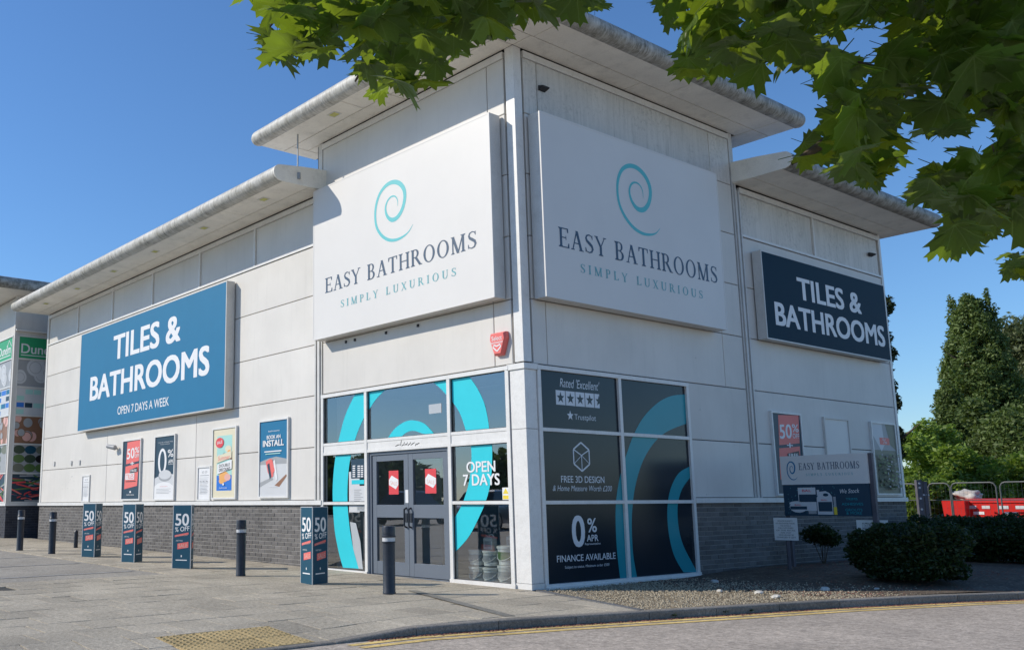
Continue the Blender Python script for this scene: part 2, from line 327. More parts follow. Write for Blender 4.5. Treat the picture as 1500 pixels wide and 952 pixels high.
# ---- flat print
PF = lambda y: (lambda a, b, n: (a, y-n, b))       # front-facing plane
PR = lambda x: (lambda a, b, n: (x+n, a, b))       # side-facing plane
class Ink:
    def __init__(s): s.v = []; s.f = []
    def poly(s, pts, n=0.):
        i = len(s.v); s.v += [(a, b, n) for a, b in pts]; s.f.append(tuple(range(i, i+len(pts)))); return s
    def rect(s, a0, b0, a1, b1, n=0.): return s.poly([(a0, b0), (a1, b0), (a1, b1), (a0, b1)], n)
    def ell(s, a, b, ra, rb, n=0., k=28, t0=0, t1=360):
        return s.poly([(a+ra*math.cos(rad(t0+(t1-t0)*i/k)), b+rb*math.sin(rad(t0+(t1-t0)*i/k))) for i in range(k if t1-t0 == 360 else k+1)], n)
    def ribbon(s, pts, w, n=0.):
        L = []; Rr = []
        for i, p in enumerate(pts):
            q0 = pts[max(0, i-1)]; q1 = pts[min(len(pts)-1, i+1)]
            dx, dy = q1[0]-q0[0], q1[1]-q0[1]; d = math.hypot(dx, dy) or 1; ww = (w[i] if isinstance(w, (list, tuple)) else w)/2
            L.append((p[0]-dy/d*ww, p[1]+dx/d*ww)); Rr.append((p[0]+dy/d*ww, p[1]-dx/d*ww))
        i = len(s.v); s.v += [(a, b, n) for a, b in L]+[(a, b, n) for a, b in Rr]; m = len(L)
        for k in range(m-1): s.f.append((i+k, i+k+1, i+m+k+1, i+m+k))
        return s
    def text(s, t, a0, b0, a1, b1, n=0., bold=0., shear=0., slant=0.):
        v, f = text_mesh(t, 0., shear)
        w, h = a1-a0, b1-b0; e = bold*h; w -= 2*e; a0 += e; hh = h-e; b0 += e/2
        for j, (dx, dy) in enumerate(((0, 0), (-1, -.5), (1, -.5), (-1, .5), (1, .5)) if bold else ((0, 0),)):
            i = len(s.v)
            for x, y in v: s.v.append((a0+x*w+dx*e, b0+y*hh+slant*x*w+dy*e, n+j*.00012))
            s.f += [tuple(i+k for k in q) for q in f]
        return s
    def put(s, name, mat, parent, plane, off=0.):
        if not s.v: return None
        v = [plane(a, b, n+off) for a, b, n in s.v]
        me = bpy.data.meshes.new(name); me.from_pydata(v, [], s.f); me.materials.append(mat); me.update()
        return link(name, me, parent)
def letters(k, name, mat, parent, plane, off=0.):
    # one object per printed letter: connected pieces merged where their widths overlap
    par = list(range(len(k.v)))
    def fd(i):
        while par[i] != i: par[i] = par[par[i]]; i = par[i]
        return i
    for f in k.f:
        for q in f[1:]: par[fd(q)] = fd(f[0])
    comp = {}
    for f in k.f: comp.setdefault(fd(f[0]), []).append(f)
    cl = []
    for fs in sorted(comp.values(), key=lambda fs: -sum(1 for _ in fs)):
        xs = [k.v[i][0] for f in fs for i in f]; cl.append([min(xs), max(xs), list(fs)])
    ch = True
    while ch:
        ch = False
        for i in range(len(cl)):
            for j in range(i+1, len(cl)):
                a, b = cl[i], cl[j]; ov = min(a[1], b[1])-max(a[0], b[0])
                if ov > .35*min(a[1]-a[0], b[1]-b[0]): cl[i] = [min(a[0], b[0]), max(a[1], b[1]), a[2]+b[2]]; del cl[j]; ch = True; break
            if ch: break
    for x0, x1, fs in sorted(cl):
        q = Ink(); mp = {}
        for f in fs:
            for i in f:
                if i not in mp: mp[i] = len(q.v); q.v.append(k.v[i])
            q.f.append(tuple(mp[i] for i in f))
        q.put(name, mat, parent, plane, off)
_tc = {}
def text_mesh(t, bold, shear):
    k = (t, bold, shear)
    if k in _tc: return _tc[k]
    c = bpy.data.curves.new('t', 'FONT'); c.body = t; c.offset = bold; c.shear = shear; c.resolution_u = 4; c.fill_mode = 'FRONT'
    o = bpy.data.objects.new('t', c); C.objects.link(o)
    dg = bpy.context.evaluated_depsgraph_get(); me = o.evaluated_get(dg).to_mesh()
    v = [(p.co.x, p.co.y) for p in me.vertices]; f = [tuple(p.vertices) for p in me.polygons if abs(p.area) > 1e-9]
    o.evaluated_get(dg).to_mesh_clear(); bpy.data.objects.remove(o); bpy.data.curves.remove(c)
    x0 = min(p[0] for p in v); x1 = max(p[0] for p in v); y0 = min(p[1] for p in v); y1 = max(p[1] for p in v)
    v = [((a-x0)/(x1-x0), (b-y0)/(y1-y0)) for a, b in v]; _tc[k] = (v, f); return _tc[k]
# serif capitals drawn with strokes, cap height 1
def serif_glyph(ch):
    t, h, sf = .15, .055, .05; P = []      # stem, hairline, serif thickness
    def r(a0, b0, a1, b1): P.append([(a0, b0), (a1, b0), (a1, b1), (a0, b1)])
    def stem(x, w=t, b0=0, b1=1, top=1, bot=1, e=.085):
        r(x, b0, x+w, b1)
        if bot: P.append([(x-e, 0), (x+w+e, 0), (x+w+e, sf*.6), (x+w, sf*1.9), (x, sf*1.9), (x-e, sf*.6)])
        if top: P.append([(x-e, 1), (x-e, 1-sf*.6), (x, 1-sf*1.9), (x+w, 1-sf*1.9), (x+w+e, 1-sf*.6), (x+w+e, 1)])
    def diag(x0, y0, x1, y1, w): P.append([(x0-w/2, y0), (x0+w/2, y0), (x1+w/2, y1), (x1-w/2, y1)])
    def foot(x, y, e=.12): r(x-e, y, x+e, y+sf)
    def ring(cx, cy, rx, ry, ix, iy, t0, t1, dx=0, k=20):
        for i in range(k):
            a, b = rad(t0+(t1-t0)*i/k), rad(t0+(t1-t0)*(i+1)/k)
            P.append([(cx+rx*math.cos(a), cy+ry*math.sin(a)), (cx+rx*math.cos(b), cy+ry*math.sin(b)), (cx+dx+ix*math.cos(b), cy+iy*math.sin(b)), (cx+dx+ix*math.cos(a), cy+iy*math.sin(a))])
    if ch == 'E': stem(.09); r(.2, 1-h, .66, 1); r(.2, .48, .52, .48+h); r(.2, 0, .70, h); P.append([(.60, .78), (.66, .78), (.66, 1), (.56, 1)]); P.append([(.64, .24), (.70, .24), (.70, 0), (.58, 0)]); r(.48, .40, .52, .61); w = .74
    elif ch == 'A': diag(.12, 0, .42, 1, h+.02); diag(.70, 0, .42, 1.0, t+.02); r(.22, .33, .58, .33+h); foot(.12, 0); foot(.70, 0, .16); w = .86
    elif ch == 'S':
        pts = [(.56, .78), (.50, .91), (.34, .965), (.17, .90), (.12, .76), (.18, .63), (.34, .52), (.50, .40), (.56, .25), (.48, .09), (.30, .035), (.12, .09), (.07, .25)]
        ws = [.05, .05, .06, .09, .12, .15, .17, .16, .13, .09, .06, .05, .05]
        k = Ink(); k.ribbon(pts, ws)
        for f in k.f: P.append([k.v[i][:2] for i in f])
        r(.535, .74, .575, .96); r(.055, .05, .095, .28); w = .66
    elif ch == 'Y': diag(.40, .46, .10, 1, t); diag(.40, .46, .70, 1, h+.01); stem(.325, b1=.5, top=0); foot(.10, 1-sf); foot(.70, 1-sf, .11); w = .80
    elif ch == 'B': stem(.09); ring(.36, .755, .24, .245, .11, .19, -90, 90); ring(.36, .27, .30, .27, .15, .21, -90, 90); r(.2, 1-h, .37, 1); r(.2, .50, .37, .50+h); r(.2, 0, .37, h); w = .76
    elif ch == 'T': stem(.32, top=0); r(.04, 1-h, .76, 1); P.append([(.04, 1), (.04, .76), (.08, .76), (.14, 1)]); P.append([(.76, 1), (.76, .76), (.72, .76), (.66, 1)]); w = .80
    elif ch == 'H': stem(.09); stem(.64); r(.2, .48, .68, .48+h); w = .88
    elif ch == 'R': stem(.09); ring(.36, .74, .26, .26, .12, .20, -90, 90); r(.2, 1-h, .37, 1); r(.2, .48, .37, .48+h); diag(.74, 0, .40, .5, t+.03); foot(.78, 0, .10); w = .86
    elif ch == 'P': stem(.09); ring(.36, .73, .28, .27, .13, .21, -90, 90); r(.2, 1-h, .37, 1); r(.2, .46, .37, .46+h); w = .68
    elif ch == 'O': ring(.47, .5, .42, .52, .27, .465, 0, 360, k=36); w = .94
    elif ch == 'M': stem(.12, h+.02); stem(.80); diag(.52, 0, .16, 1, t+.02); diag(.52, 0, .86, 1, h+.02); w = 1.08
    elif ch == 'I': stem(.09); w = .33
    elif ch == 'L': stem(.09); r(.2, 0, .64, h); P.append([(.58, .26), (.64, .26), (.64, 0), (.52, 0)]); w = .68
    elif ch == 'U': stem(.09, bot=0, b0=.3); stem(.66, h+.02, bot=0, b0=.3); ring(.41, .32, .32, .34, .19, .27, 180, 360, .02); w = .84
    elif ch == 'X': diag(.66, 0, .14, 1, t+.02); diag(.12, 0, .66, 1, h+.01); foot(.12, 0); foot(.66, 0, .13); foot(.14, 1-sf, .13); foot(.66, 1-sf, .11); w = .80
    else: w = .45
    return P, w
def serif(ink_, text, a0, b0, a1, b1, track=.08):
    x = 0; G_ = []
    for ch in text:
        P, w = serif_glyph(ch); G_.append((P, x)); x += w+track
    tot = x-track; sx = (a1-a0)/tot; sy = b1-b0; k = 0
    for P, x0 in G_:
        for p in P:
            k += 1; ink_.poly([(a0+(x0+q[0])*sx, b0+q[1]*sy) for q in p], n=(k % 9)*.00025)
SP = [(493, 302), (470, 340), (440, 365), (405, 380), (368, 378), (335, 355), (312, 315), (305, 262), (310, 205), (328, 150), (358, 110), (392, 92), (425, 98), (448, 128), (452, 172), (440, 225), (416, 266), (388, 280), (365, 262), (356, 225), (365, 188), (384, 165), (404, 163), (416, 182), (417, 212)]
SPW = [1, 6, 11, 14, 16, 16, 15, 15, 16, 17, 19, 21, 23, 23, 21, 21, 22, 21, 16, 12, 10, 8, 7, 5, 1]
def catmull(p, w, k=4):
    P = []; Wd = []
    for i in range(len(p)-1):
        a = p[max(0, i-1)]; b = p[i]; c = p[i+1]; d = p[min(len(p)-1, i+2)]
        for j in range(k):
            t = j/k; f = lambda n: .5*((2*b[n])+(-a[n]+c[n])*t+(2*a[n]-5*b[n]+4*c[n]-d[n])*t*t+(-a[n]+3*b[n]-3*c[n]+d[n])*t**3)
            P.append((f(0), f(1))); Wd.append(w[i]+(w[i+1]-w[i])*t)
    P.append(p[-1]); Wd.append(w[-1]); return P, Wd
_sp = [onf(460+u/3.4, 240+v/3.4, -.25) for u, v in SP]
_x0, _x1 = min(p[0] for p in _sp), max(p[0] for p in _sp); _z0, _z1 = min(p[1] for p in _sp), max(p[1] for p in _sp)
SPN = [((p[0]-_x0)/(_z1-_z0), (p[1]-_z0)/(_z1-_z0)) for p in _sp]; SPA = (_x1-_x0)/(_z1-_z0)
def spiral(ink_, a0, b0, a1, b1):
    h = b1-b0; sx = (a1-a0)/SPA
    P, Wd = catmull([(a0+p[0]*sx, b0+p[1]*h) for p in SPN], [w/300*h*1.05 for w in SPW])
    ink_.ribbon(P, Wd)
def star(ink_, a, b, r, n=0.):
    ink_.poly([(a+(r if i % 2 == 0 else r*.42)*math.sin(i*math.pi/5), b+(r if i % 2 == 0 else r*.42)*math.cos(i*math.pi/5)) for i in range(10)], n)
def fitf(plane_fn, o, sc, uL, vt, vb, uR, d=0.):
    # text box measured on the photo -> plane coords (a0, b0, a1, b1)
    p = plane_fn(o[0]+uL/sc, o[1]+vt/sc, d); q = plane_fn(o[0]+uL/sc, o[1]+vb/sc, d); r = plane_fn(o[0]+uR/sc, o[1]+(vt+vb)/2/sc, d)
    return (q[0]+p[0])/2, q[1], r[0], p[1]
# ---------------------------------------------------------------- dimensions
ZC, PH = 1.217, .9295; K = lambda k: ZC+k*PH
H4, H2, L, WT, DT, D = 6.83, 7.795, 19.19, 4.93, 5.76, 11.42
def sstep(t): t = max(0, min(1, t)); return t*t*(3-2*t)
KP = [(1.95, -60), (1.80, -12), (1.76, -5), (1.78, -3.7), (1.94, -3.0), (2.12, -2.2), (2.52, -.75), (3.11, 1.5), (3.75, 3.4), (4.55, 5.2), (6.2, 8.2), (9.5, 13), (20, 25), (60, 60)]
def kx(y):
    for a, b in zip(KP, KP[1:]):
        if a[1] <= y <= b[1]: return a[0]+(b[0]-a[0])*(y-a[1])/(b[1]-a[1])
    return KP[0][0] if y < KP[0][1] else KP[-1][0]
def hg(x, y):
    z = .009*min(22, max(0, -x))
    if x > .3: z -= .075*sstep((-3.2-y)/1.5)*sstep((x-.5)/1.2)
    if x > 0 and y > -.7:
        z += .11*sstep((kx(y)-.25-x)/1.3)*sstep((y-3.3)/2.2)*(.55+.45*sstep(x/.8))
    return z
RZ = -.09
# ---------------------------------------------------------------- setting: ground
b = MB(); b.quad((-400, -400, -.16), (400, -400, -.16), (400, 400, -.16), (-400, 400, -.16)); b.build('ground', M['carpark'])['kind'] = 'structure'
def sheet(name, xs, ys, zf, m):
    v = [(x(y) if callable(x) else x, y, 0) for y in ys for x in xs]; v = [(a, c, zf(a, c)) for a, c, _ in v]; n = len(xs)
    f = [(j*n+i, j*n+i+1, (j+1)*n+i+1, (j+1)*n+i) for j in range(len(ys)-1) for i in range(n-1)]
    o = plainmesh(name, v, f, [m]); o['kind'] = 'structure'; return o
ysr = [-60, -30, -12, -8, -5, -4.3, -3.7, -3, -2.2, -1.5, -.75, 0, .75, 1.5, 2.4, 3.4, 4.3, 5.2, 6.7, 8.2, 10, 13, 25, 45]
sheet('road', [kx, lambda y: kx(y)+3, lambda y: kx(y)+9, lambda y: kx(y)+40], ysr, lambda x, y: RZ, M['road'])
sheet('car_park', [-60, -40, -22, -16, -12, -9, -7, -5, -3.5, -1.5, 0, .3, .6, .9, 1.2, 1.5, lambda y: kx(min(y, -.6))-.14], [-60, -30, -15, -9, -6, -4.9, -4.4, -4, -3.6, -3.2, -2.6, -2, -1, -.5, 0.3], lambda x, y: hg(x, y)-.02, M['carpark'])
sheet('planting_bed', [0.01, .4, .8, 1.2, 1.6, 2.0, lambda y: kx(y)-.75, lambda y: kx(y)-.4, lambda y: kx(y)-.12], [-.75, -.4, 0, .5, 1, 1.5, 2, 2.6, 3.2, 3.8, 4.4, 5, 6, 7, 8, 9.5, 11.5],
      lambda x, y: hg(x, y)-.012+.02*noise.noise((x*2, y*2, 0)), M['gravel'])
b = MB(); b.quad((-.2, 11.6, .02), (40, 11.6, .02), (60, 90, .02), (-30, 90, .02)); b.build('service_yard', M['carpark'])['kind'] = 'structure'
b = MB(); v = []; 
sheet('soil', [.05, .5, 1, 1.6, 2.2, lambda y: kx(y)-1.3, lambda y: kx(y)-.7, lambda y: kx(y)-.13], [2.2, 2.8, 3.4, 4, 4.6, 5.2, 6, 7, 8, 9, 10, 11.6, 14], lambda x, y: hg(x, min(y, 11))-.004+.03*noise.noise((x*1.7, y*1.7, 3))*sstep((y-2.2)/1.2)+.008*sstep((y-2.2)/1.), M['soil'])
sheet('joint_sand', [-5.08, -3, -1.5, 0, .3, .6, .9, 1.2, 1.5, lambda y: kx(min(y, -.6))-.14], [-11.5, -9, -7, -5.9, -4.9, -4.4, -4, -3.6, -3.2, -2.6], lambda x, y: hg(x, y)-.013, M['joint'])
sheet('joint_sand', [-24, -16, -10, -5.1, -3, -1.5, 0, .6, 1.2, lambda y: kx(min(y, -.6))-.14], [-2.6, -2, -1.4, -.8], lambda x, y: hg(x, y)-.013, M['joint'])
sheet('joint_sand', [-24, -16, -10, -5.1, -3, -1.5, 0, .4], [-.8, -.4, .0], lambda x, y: hg(x, y)-.013, M['joint'])
# kerb stones
kerb = empty('kerb', (0, 0, 0), kind='structure')
pts = []; 
for a, c in zip(KP[1:12], KP[2:13]):
    n_ = max(1, round(math.hypot(c[0]-a[0], c[1]-a[1])/.03))
    pts += [(a[0]+(c[0]-a[0])*i/n_, a[1]+(c[1]-a[1])*i/n_) for i in range(n_)]
acc = 0; st = pts[0]; segs = []
for p, q in zip(pts, pts[1:]):
    acc += math.hypot(q[0]-p[0], q[1]-p[1])
    if acc > .915: segs.append((st, q)); st = q; acc = 0
for p, q in segs:
    d = Vector((q[0]-p[0], q[1]-p[1])).normalized(); n_ = Vector((-d.y, d.x)); P0 = Vector(p)+d*.004; P1 = Vector(q)-d*.004
    mb = MB(); vs = []
    for X in (P0, P1):
        z = min(0, hg(X.x-.05, X.y)) if X.y < 2 else 0.
        for off, zz in ((0, -.14), (0, z-.02), (.006, z-.006), (.022, z+.002), (.125, z+.002), (.125, -.14)):
            vs.append((X.x+n_.x*off, X.y+n_.y*off, zz))
    mb.v = vs; mb.f = [(k, k+1, k+7, k+6) for k in range(5)]+[tuple(range(6)), tuple(range(11, 5, -1))]
    mb.build('kerb_stone', M['kerb'], kerb)
# pavement slabs
ED = lambda x: .04-.40*x         # edging line, y at x
pav = empty('pavement', (0, 0, 0), kind='structure')
slabs = []; SX, SY = .6, .45; rnd = random.Random(4)
xr = 2.4; row = 0
while xr > -24:
    off = (row % 2)*SY/2+rnd.uniform(-.01, .01); y = -11.5+off
    while y < .1:
        x0, x1, y0, y1 = xr-SX+.006, xr-.006, y+.006, y+SY-.006; yc = y+SY/2; xc = xr-SX/2
        ok = True
        if xc < -5.1:
            if y1 <= -2.6: ok = False
            y0 = max(y0, -2.6)
        elif xc < -4.2 and y1 < -5.4: ok = False
        T0, T1 = -5.865, -4.66
        if .62 < xc < 2.0 and y1 > T0 and y0 < T1:
            if x0 < .7: slabs.append(([(x0, y0), (.812, y0), (.812, y1), (x0, y1)], xc, yc)); x0 = .818
            if y0 < T0: y1 = T0-.004
            elif y1 > T1: y0 = T1+.004
            else: ok = False
        if y1-y0 < .02: ok = False
        if ok:
            q = [(x0, y0), (x1, y0), (x1, y1), (x0, y1)]; q2 = []
            for X, Y in q:
                X = min(X, kx(Y)-.13)
                Y = min(Y, -.005 if X < 0 else ED(X)-.01)
                q2.append((X, Y))
            A = .5*abs(sum(q2[i][0]*q2[(i+1) % 4][1]-q2[(i+1) % 4][0]*q2[i][1] for i in range(4)))
            if A > .02: slabs.append((q2, xc, yc))
        y += SY
    xr -= SX; row += 1
def slab_geo(mb, q):
    cx = sum(p[0] for p in q)/4; cy = sum(p[1] for p in q)/4; tx, ty = rnd.uniform(-.006, .006), rnd.uniform(-.006, .006); dz = rnd.uniform(-.002, .002)
    i = len(mb.v)
    for k, z in ((.99, 0), (1, -.002), (1, -.04)):
        for x, y in q: mb.v.append((cx+(x-cx)*k, cy+(y-cy)*k, hg(x, y)+z+dz+tx*(x-cx)+ty*(y-cy)))
    mb.f += [(i, i+1, i+2, i+3)]+[(i+Lq+k, i+Lq+4+k, i+Lq+4+(k+1) % 4, i+Lq+(k+1) % 4) for Lq in (0, 4) for k in range(4)]
def inview(x, y, z=0):
    d = Vector((x, y, z))-CAM; t = d.dot(FW)
    if t < .3: return None
    u = 750+CU+F_PX*d.dot(RT)/t; v = 476+CV-F_PX*d.dot(UP)/t
    return (u, v, t) if -40 < u < 1540 and -40 < v < 1000 else None
slabs.sort(key=lambda s: (inview(s[1], s[2]) is None, (Vector((s[1], s[2], 0))-CAM).length))
rest = MB()
for k, (q, xc, yc) in enumerate(slabs):
    if k < 300: mb = MB(); slab_geo(mb, q); mb.build('slab', M['slab'], pav)
    else: slab_geo(rest, q)
rest.build('slabs', M['slab'], pav)['kind'] = 'stuff'
# tactile slabs with blisters
tac = empty('tactile_paving', (0, 0, 0), kind='structure'); tac['label'] = 'buff tactile paving with rows of raised blisters at the dropped kerb'
for i in range(2):
    for j in range(3):
        x0, x1 = .82+i*.40, .82+i*.40+.394; y0 = -5.86+j*.40; y1 = y0+.394; x0 += 0; mb = MB()
        x1 = min(x1, 1.62); 
        q = [(x0, y0), (x1, y0), (x1, y1), (x0, y1)]; slab_geo(mb, q)
        for a in range(6):
            for c in range(6):
                X = x0+.035+a*(x1-x0-.07)/5; Y = y0+.035+c*.0648; z = hg(X, Y); r_ = .0155; i0 = len(mb.v)
                for rr, zz in ((r_, -.002), (r_*.7, .007)):
                    for t in range(6): mb.v.append((X+rr*math.cos(t*1.047), Y+rr*math.sin(t*1.047), z+zz))
                for t in range(6): mb.f.append((i0+t, i0+(t+1) % 6, i0+6+(t+1) % 6, i0+6+t))
                mb.f.append(tuple(range(i0+6, i0+12)))
        mb.build('tactile_slab', M['tactile'], tac)
mb = MB(); slab_geo(mb, [(1.19, -5.86), (1.196, -5.86), (1.196, -4.67), (1.19, -4.67)]) if 0 else None
# dark edging strip and trench patch
ed = empty('edging', (0, 0, 0), kind='structure')
for k in range(3):
    xa, xb = .02+k*.79, .02+(k+1)*.79-.006; xb = min(xb, 2.36)
    mb = MB(); mb.v = []
    for X in (xa, xb):
        for dy, z in ((0, -.05), (0, .006), (.09, .006), (.09, -.05)): mb.v.append((X, ED(X)+dy, hg(X, ED(X)-.1)+z))
    mb.f = [(0, 1, 5, 4), (1, 2, 6, 5), (2, 3, 7, 6), (0, 1, 2, 3), (4, 5, 6, 7)]; mb.build('edging_stone', M['edging'], ed)
mb = MB(); A_, B_ = Vector((-.95, -1.30)), Vector((1.85, -2.38)); dd = (B_-A_).normalized(); nn = Vector((-dd.y, dd.x))*.065
mb.quad(*[(p.x, p.y, hg(p.x, p.y)+.0065) for p in (A_-nn, B_-nn, B_+nn, A_+nn)]); mb.build('trench_patch', M['patch'])['kind'] = 'structure'
# double yellow lines and bay lines
def stripe(mb, o0, o1, ya, yb, zf):
    n_ = 60; i = len(mb.v)
    for k in range(n_+1):
        y = ya+(yb-ya)*k/n_
        for o_ in (o0, o1): mb.v.append((kx(y)+o_, y, zf))
    mb.f += [(i+2*k, i+2*k+1, i+2*k+3, i+2*k+2) for k in range(n_)]
yl = empty('double_yellow_lines', (0, 0, 0), kind='structure')
for o_ in (.10, .27):
    mb = MB(); stripe(mb, o_, o_+.10, -4.5, 12, RZ+.004); mb.build('yellow_line', M['yellow'], yl)
bl = empty('parking_bay_lines', (0, 0, 0), kind='structure')
for x in (-6.3, -8.7, -11.1, -13.5):
    mb = MB(); mb.quad(*[(X, Y, hg(X, Y)-.014) for X, Y in ((x, -7.4), (x+.09, -7.4), (x-.15, -2.75), (x-.24, -2.75))]); mb.build('bay_line', M['whitepaint'], bl)
# loose stones, gravel, litter
rnd = random.Random(7)
def pebbles(name, m, n, fn, s0, s1, flat=.6):
    v, f = [], []
    for _ in range(n):
        p = fn()
        if p is None: continue
        s = rnd.uniform(s0, s1); x, y = p; z = hg(x, y); i = len(v); a = rnd.uniform(0, 3)
        for t in range(4): v.append((x+s*math.cos(a+t*1.57)*rnd.uniform(.7, 1.2), y+s*math.sin(a+t*1.57)*rnd.uniform(.7, 1.2), z))
        v.append((x+rnd.uniform(-.3, .3)*s, y+rnd.uniform(-.3, .3)*s, z+s*flat*1.6)); v.append((x+.4*s, y+.3*s, z+s*flat*1.3))
        f += [(i, i+1, i+4), (i+1, i+2, i+4), (i+2, i+3, i+4), (i+3, i, i+4), (i, i+1, i+5), (i+1, i+2, i+5)]
    o = plainmesh(name, v, f, [m]); o['kind'] = 'stuff'; return o
def gp():
    y = rnd.uniform(-.8, 4.5); x = rnd.uniform(.05, kx(y)-.14)
    if y < ED(x)+.1: return None
    if y > 2.2 and rnd.random() < (y-2.2)/2: return None
    return x, y
tag(pebbles('gravel', M['pebble'], 9000, gp, .006, .015), 'loose pale gravel scattered over the planting bed beside the corner', 'gravel')
def sp_():
    y = rnd.uniform(2, 11); x = rnd.uniform(.05, kx(y)-.14); return x, y
tag(pebbles('leaf_litter', M['litter'], 3500, sp_, .008, .025, .25), 'brown dry litter lying over the shaded planting bed', 'litter')
def gut():
    y = rnd.uniform(-4.2, 7); x = kx(y)+abs(rnd.gauss(0, .045))+.012; return x, y
o = pebbles('gutter_litter', M['litter'], 2600, gut, .009, .026, .35); tag(o, 'reddish dry litter lying in the gutter along the kerb', 'litter'); 
for vv in o.data.vertices: vv.co.z += RZ-hg(vv.co.x, vv.co.y)
def rock(x, y, s, label):
    bm = bmesh.new(); bmesh.ops.create_icosphere(bm, subdivisions=2, radius=s); sd = rnd.uniform(0, 99)
    for v in bm.verts:
        k = 1+.45*noise.noise(v.co*(1.1/s)+Vector((sd, 0, 0))); v.co = Vector((v.co.x*k*1.25, v.co.y*k, v.co.z*k*.6))
    me = bpy.data.meshes.new('stone'); bm.to_mesh(me); bm.free(); me.materials.append(M['stone'])
    o = link('stone', me, None, (x, y, hg(x, y)+s*.25)); tag(o, label, 'stone', 'pale stones on the planting bed')
def gxy(u, v):
    z = 0
    for _ in range(8):
        r = ray(u, v); t = (z-CAM.z)/r.z; p = CAM+r*t; z = hg(p.x, p.y)
    return p
for u, v, s, lb in [(1063, 835, .095, 'largest pale stone lying against the foot of the brick plinth'), (1040, 839, .07, 'pale stone lying at the corner of the window frame and brick plinth'), (1078, 834, .045, 'small pale stone touching the right side of the largest stone'),
                    (1047, 853, .05, 'pale stone lying alone in the shade below the pair by the plinth'), (1054, 866, .035, 'small bright stone at the edge of the sunlit gravel, leftmost on the kerb side'), (1112, 869, .05, 'elongated bright stone on the sunlit gravel near the middle of the bed'),
                    (1137, 875, .045, 'bright stone lying closest to the kerb'), (1208, 864, .055, 'flat pale stone in the shade between the small sign post and the kerb'), (1284, 863, .03, 'tiny pale stone in the shade in front of the round hedge')]:
    p = gxy(u, v); rock(p.x, p.y, s, lb)
# ---------------------------------------------------------------- the shop
shop = empty('retail_building', (0, 0, 0), label='large white panel-clad corner shop with grey brick plinth and wide overhanging eaves', cat='building')
def part(name, mb, m, parent=None, **k): return mb.build(name, m, parent or shop, **k)
# backing walls (dark joints)
b = MB(); b.box(-L, -WT-.1, .075, .3, 0, H4); b.box(-.3, -.075, DT+.1, D, 0, H4); b.box(-L, -L+.2, .3, 14, 0, H4); b.box(-L, -.3, D-.2, D, 0, H4)
b.box(-WT-.1, -.05, .045, .3, K(2)+.01, H2); b.box(-.3, -.045, .05, DT+.1, K(2)+.01, H2)
b.box(-WT-.1, -WT+.13, .046, .3, 0, K(2)); b.box(-.3, -.05, 3.86, DT+.1, 0, K(2))
b.box(-.35, -.02, .02, .36, .0, 3.0); b.box(-.35, -.06, .36, 3.86, 0, 3.07); b.box(-WT-.1, -WT+.1, DT, DT+.1, H4, H2); b.box(-WT, -.05, DT-.1, DT, H4, H2); b.box(-WT, -WT+.1, .3, DT, H4, H2)
part('backing_wall', b, M['dark'])
G_ = .006
def pan(ax, a0, a1, z0, z1, off=0.):
    b = MB()
    if ax == 'f': b.cbox(a0+G_, a1-G_, off, .045, z0+G_, z1-G_, '-y')
    else: b.cbox(-.045, -off, a0+G_, a1-G_, z0+G_, z1-G_, '+x')
    return part('wall_panel', b, M['panel_grimy' if ax == 'r' and z0 > K(5) else 'panel'])
fx = [-L+.12, -14.35, -9.55, -WT-.12]
for k in range(5):
    for a, c in zip(fx, fx[1:]): pan('f', a, c, K(k), K(k+1))
cl = [-L+.12, -16.75, -14.35, -11.95, -9.55, -7.2, -WT-.12]
for a, c in zip(cl, cl[1:]): pan('f', a+.03, c-.03, K(5)+.05, H4-.13, .015)
for k in range(5): pan('r', DT+.12, D-.1, K(k), K(k+1))
for a, c in ((DT+.12, 8.51), (8.51, D-.1)): pan('r', a+.03, c-.03, K(5)+.05, H4-.13, .015)
zt = [K(2), K(3), K(4), K(5), K(6), H2-.13]
for z0, z1 in zip(zt, zt[1:]):
    pan('f', -WT+.12, -.55, z0, z1); pan('f', -.55, -.2, z0, z1); pan('r', .2, .5, z0, z1); pan('r', .5, DT-.75, z0, z1); pan('r', DT-.75, DT-.12, z0, z1)
for k in range(2): pan('r', 3.88, DT-.12, K(k), K(k+1))
def trim(nm, x0, x1, y0, y1, z0, z1, m='trim'):
    b = MB(); b.box(x0, x1, y0, y1, z0, z1); return part(nm, b, M[m])
# clerestory frame bars
for x in cl[1:-1]: trim('glazing_bar', x-.028, x+.028, -.02, .05, K(5)+.05, H4-.13, 'frame')
trim('glazing_bar', -.05, .02, 8.482, 8.538, K(5)+.05, H4-.13, 'frame')
for z0, z1 in ((K(5)+.008, K(5)+.05), (H4-.13, H4-.035)):
    trim('frame_rail', -L+.12, -WT-.12, -.022, .05, z0, z1, 'frame'); trim('frame_rail', -.05, .022, DT+.12, D-.1, z0, z1, 'frame')
trim('frame_rail', -WT+.12, -.2, -.022, .05, H2-.13, H2-.03, 'frame'); trim('frame_rail', -.05, .022, .2, DT-.12, H2-.13, H2-.03, 'frame')
